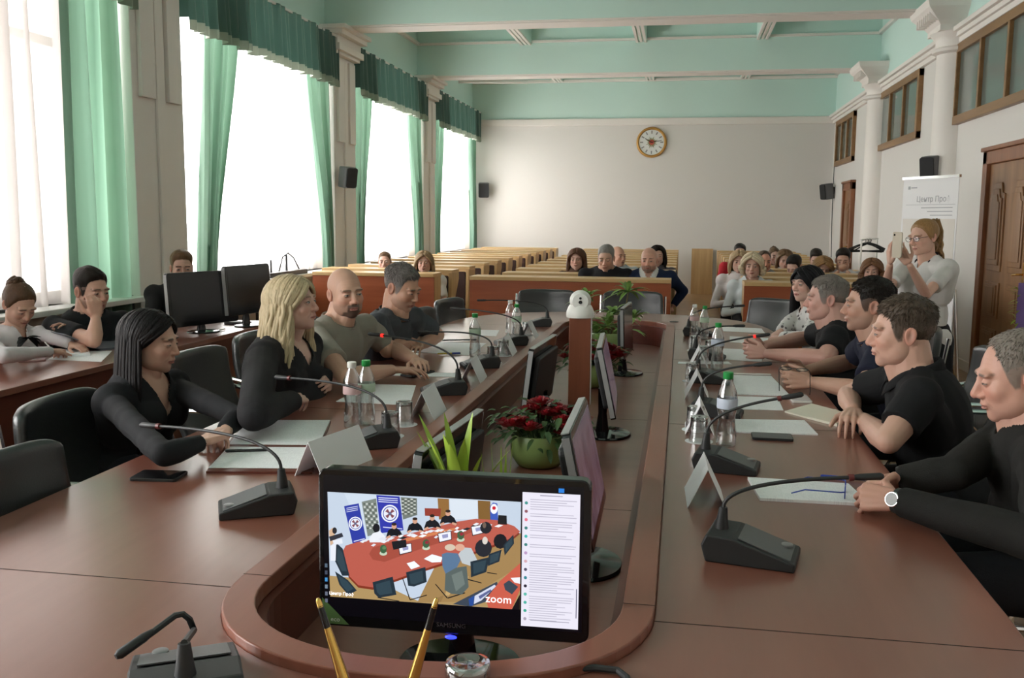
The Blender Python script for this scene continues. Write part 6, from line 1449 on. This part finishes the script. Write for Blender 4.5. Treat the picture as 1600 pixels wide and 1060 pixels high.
o_, hm_ = k['off'], k['H']
g = spectacles(Matrix.Translation(o_) @ hm_ @ Matrix.Translation((0, .098, .002)) @ Matrix.Scale(1.0, 4), 'black-framed glasses on the face of the standing woman', M_BLACK)
pp = PD(1402, 383, 5.5); t = thing('phone', 'pale smartphone with dark camera dots held up by the standing woman', 'phone', pp, R(212-90+180))
MB().rbox(-.036, .036, -.004, .004, -.075, .075, .012, axis='Y').build('phone_body', mat('champagne_case', (.50, .43, .33), .3), t, bevel=.001)
cm = MB()
for z in (.058, .040, .022): cm.lathe([(.006, .0), (.006, .002), (.001, .002)], 14, 0, Matrix.Translation((-.02, .0042, z)) @ Matrix.Rotation(R(-90), 4, 'X'))
cm.lathe([(.006, .0), (.006, .002), (.001, .002)], 14, 0, Matrix.Translation((-.02, -.0042, .058)) @ Matrix.Rotation(R(90), 4, 'X'))
cm.build('camera_lenses', M_GLOSSB, t, smooth=True)
# ---- window desk
person('woman with curly bun in a white shirt writing at the window desk', PD(30, 476, 5.15), -22, -32, 0, -12, female=True, skin=(.55, .33, .25), hair=(.085, .045, .025), style='bun', ht=.014, q=1, shirt=((.62, .58, .60), 'long'), lean=.22,
       el=(V3(62, 522, .84), V3(5, 556, .84)), wr=(V3(112, 538, .80), V3(80, 549, .80)), hands={1: dict(curl=(.7, .9, .5)), -1: dict(curl=(.3, .5, .3))}, face=dict(eye=.0018, lip=(.40, .15, .13)), vneck=.06)
bw_ = PD(44, 529, 4.93); m = MB()
for s in (-1, 1):
    for k in range(4): leaf(m, (0, 0, 0), (s*.9, -.2+.1*k, -.3*k+.2), .07, .025, .2, 4)
o = m.build('ribbon_bow', cloth('black_ribbon', (.01, .012, .012)), smooth=2, loc=bw_); o.rotation_euler = (0, 0, R(70)); tag(o, 'black ribbon bow at the neck of the writing woman', 'bow')
pen((80, 546), (66, 530), M_WHITEP, 'white pen in the hand of the writing woman', .80)
person('bearded dark-haired man in a black shirt, hand at his mouth, at the window desk', PD(143, 455, 5.5), -20, -8, 0, -25, fat=.4, s=1.06, skin=(.55, .32, .24), hair=(.028, .02, .016), ht=.022, q=1, shirt=((.012, .014, .016), 'short'), lean=.12,
       collar=((.012, .014, .016), 'polo'), el=(None, V3(147, 533, .82)), wr=(V3(120, 525, .82), PD(150, 497, 5.22)), hands={1: dict(d=(.0, -.1, 1), n=(-.7, .6, 0), side=(-.5, -.5, .3), curl=(.8, 1.0, .6))},
       face=dict(stubble=.4, beardcol=(.05, .035, .03), brow=(.03, .02, .015), eye=.0030, fatface=.3))
person('man in black with reddish-brown hair half hidden behind the desk monitors', PD(284, 419, 6.9), -55, -6, 0, -50, skin=SK1, hair=(.13, .07, .035), ht=.022, q=1, shirt=((.014, .014, .015), 'long'), lean=.1, zoff=-.15, face=dict(stubble=.3, eye=.0034))
# ---- audience in the pews
def aud(label, px, py, Y, yaw=-90, pitch=-6, torso=-90, **kw):
    H = PY(px, py, Y); kw.setdefault('skin', SK3); kw.setdefault('lean', -.03); g = kw.pop('grp', 'audience in the pews'); dz = kw.pop('dz', 0)
    return person(label, H, yaw, pitch, kw.pop('roll', 0), torso, q=0, group=g, **kw)
aud('young woman with tied brown hair and a pale top in the left pews', 601, 409, 10.58, -78, -4, female=True, hair=(.12, .07, .04), style='short', ht=.010, shirt=((.55, .60, .66), 'short'))
aud('woman with straight blond-streaked hair and white sleeves at the end of the left pews', 663, 410, 9.80, -80, -4, female=True, hair=(.30, .21, .12), style='long', ht=.010, shirt=((.66, .66, .64), 'short'), hairargs=dict(L=.16, front=.15))
aud('young woman with long brown hair in a brown top in the middle pews', 901, 405, 10.38, -92, -5, female=True, hair=(.11, .05, .028), style='long', ht=.010, shirt=((.10, .055, .035), 'short'), hairargs=dict(L=.20, front=.1))
aud('grey-haired man in a black polo shirt in the first middle pew', 947, 404, 9.52, -94, -14, s=1.06, fat=.5, sh_drop=-.03, hair=(.22, .21, .20), ht=.017, shirt=((.010, .010, .013), 'short'), skin=(.55, .33, .25), collar=((.010, .010, .013), 'polo'), vneck=.05)
aud('bald man looking sideways in a light checked shirt, behind the grey-haired man', 966, 401, 11.2, -50, -2, hair=(.15, .12, .1), style='bald', shirt=((.42, .50, .55), 'short'), skin=(.60, .34, .25))
aud('bearded balding man in a navy jacket and white shirt, first middle pew', 1014, 407, 9.52, -96, -4, s=1.06, fat=.45, sh_drop=-.03, inner=(.70, .69, .68), hair=(.16, .11, .08), style='bald', face=dict(shave=.15, stubble=.5, beard=.6, beardcol=(.14, .10, .08)),
    shirt=((.012, .022, .060), 'jacket'), vneck=.22, collar=((.68, .67, .66), 'shirt'), skin=(.60, .34, .26), wr=(PY(1052, 478, 9.6), PY(985, 452, 9.3)), el=(PY(1068, 455, 9.65), None))
aud('dark-haired woman mostly hidden behind the man in the navy jacket', 1027, 400, 11.2, -85, -4, female=True, hair=(.025, .016, .014), style='long', ht=.012, shirt=((.10, .09, .10), 'short'), hairargs=dict(L=.16, front=.1))
aud('woman with a platinum blond bob in a white jacket, first right pew', 1176, 416, 9.40, -98, -3, female=True, fat=.3, hair=(.62, .52, .36), style='bob', ht=.020, shirt=((.62, .66, .68), 'long'), vneck=.10, hairargs=dict(L=.07, front=.2, vol=.022, wave=.01))
aud('long-haired blond woman in a pink-white dress leaning out of the right pews', 1155, 409, 10.25, -92, -6, female=True, hair=(.45, .32, .19), style='long', ht=.010, shirt=((.68, .62, .62), 'long'), hairargs=dict(L=.14, front=.1))
aud('dark-haired person in red behind the long-haired blond woman', 1156, 396, 12.7, -90, -4, hair=(.03, .025, .022), shirt=((.45, .02, .03), 'short'))
aud('reddish-faced balding man behind the platinum blond woman', 1194, 409, 11.0, -80, -6, hair=(.10, .07, .05), hl=HL_REC, ht=.010, shirt=((.30, .32, .32), 'short'), skin=(.60, .30, .22))
aud('woman with centre-parted light brown hair, fourth row of the right pews', 1226, 406, 11.9, -88, -16, female=True, hair=(.17, .10, .055), style='long', ht=.010, shirt=((.6, .6, .6), 'short'), hairargs=dict(L=.12, front=.1))
aud('woman with tied-back brown hair in black, behind the centre-parted one', 1210, 401, 13.0, -80, -6, female=True, hair=(.14, .09, .055), style='bun', ht=.012, shirt=((.03, .03, .03), 'short'))
aud('young man with dark hair bowing his head in a white shirt, right pews', 1241, 417, 10.95, -120, -30, torso=-100, hair=(.022, .016, .014), ht=.022, shirt=((.64, .66, .68), 'short'))
aud('man with thick dark hair seen above the blond fringe, right pews', 1275, 405, 12.7, -95, -25, hair=(.030, .024, .02), ht=.022, shirt=((.5, .5, .52), 'short'))
aud('woman with a honey-blond bob looking down, right pews', 1286, 419, 11.0, -85, -25, female=True, hair=(.34, .20, .09), style='bob', ht=.016, shirt=((.5, .45, .45), 'short'), hairargs=dict(L=.06, front=.1))
aud('dark-haired young man resting his chin on clasped hands, right pews', 1317, 407, 11.0, -100, -12, hair=(.025, .018, .015), ht=.024, shirt=((.62, .62, .64), 'short'), skin=(.55, .33, .25), wr=(PY(1323, 424, 10.82), PY(1310, 424, 10.82)))
aud('woman with wavy brown hair and sunglasses on her head, right pews', 1362, 424, 9.45, -105, -4, female=True, hair=(.20, .10, .05), style='long', ht=.014, shirt=((.6, .58, .6), 'short'), hairargs=dict(L=.10, front=.15, wave=.014))
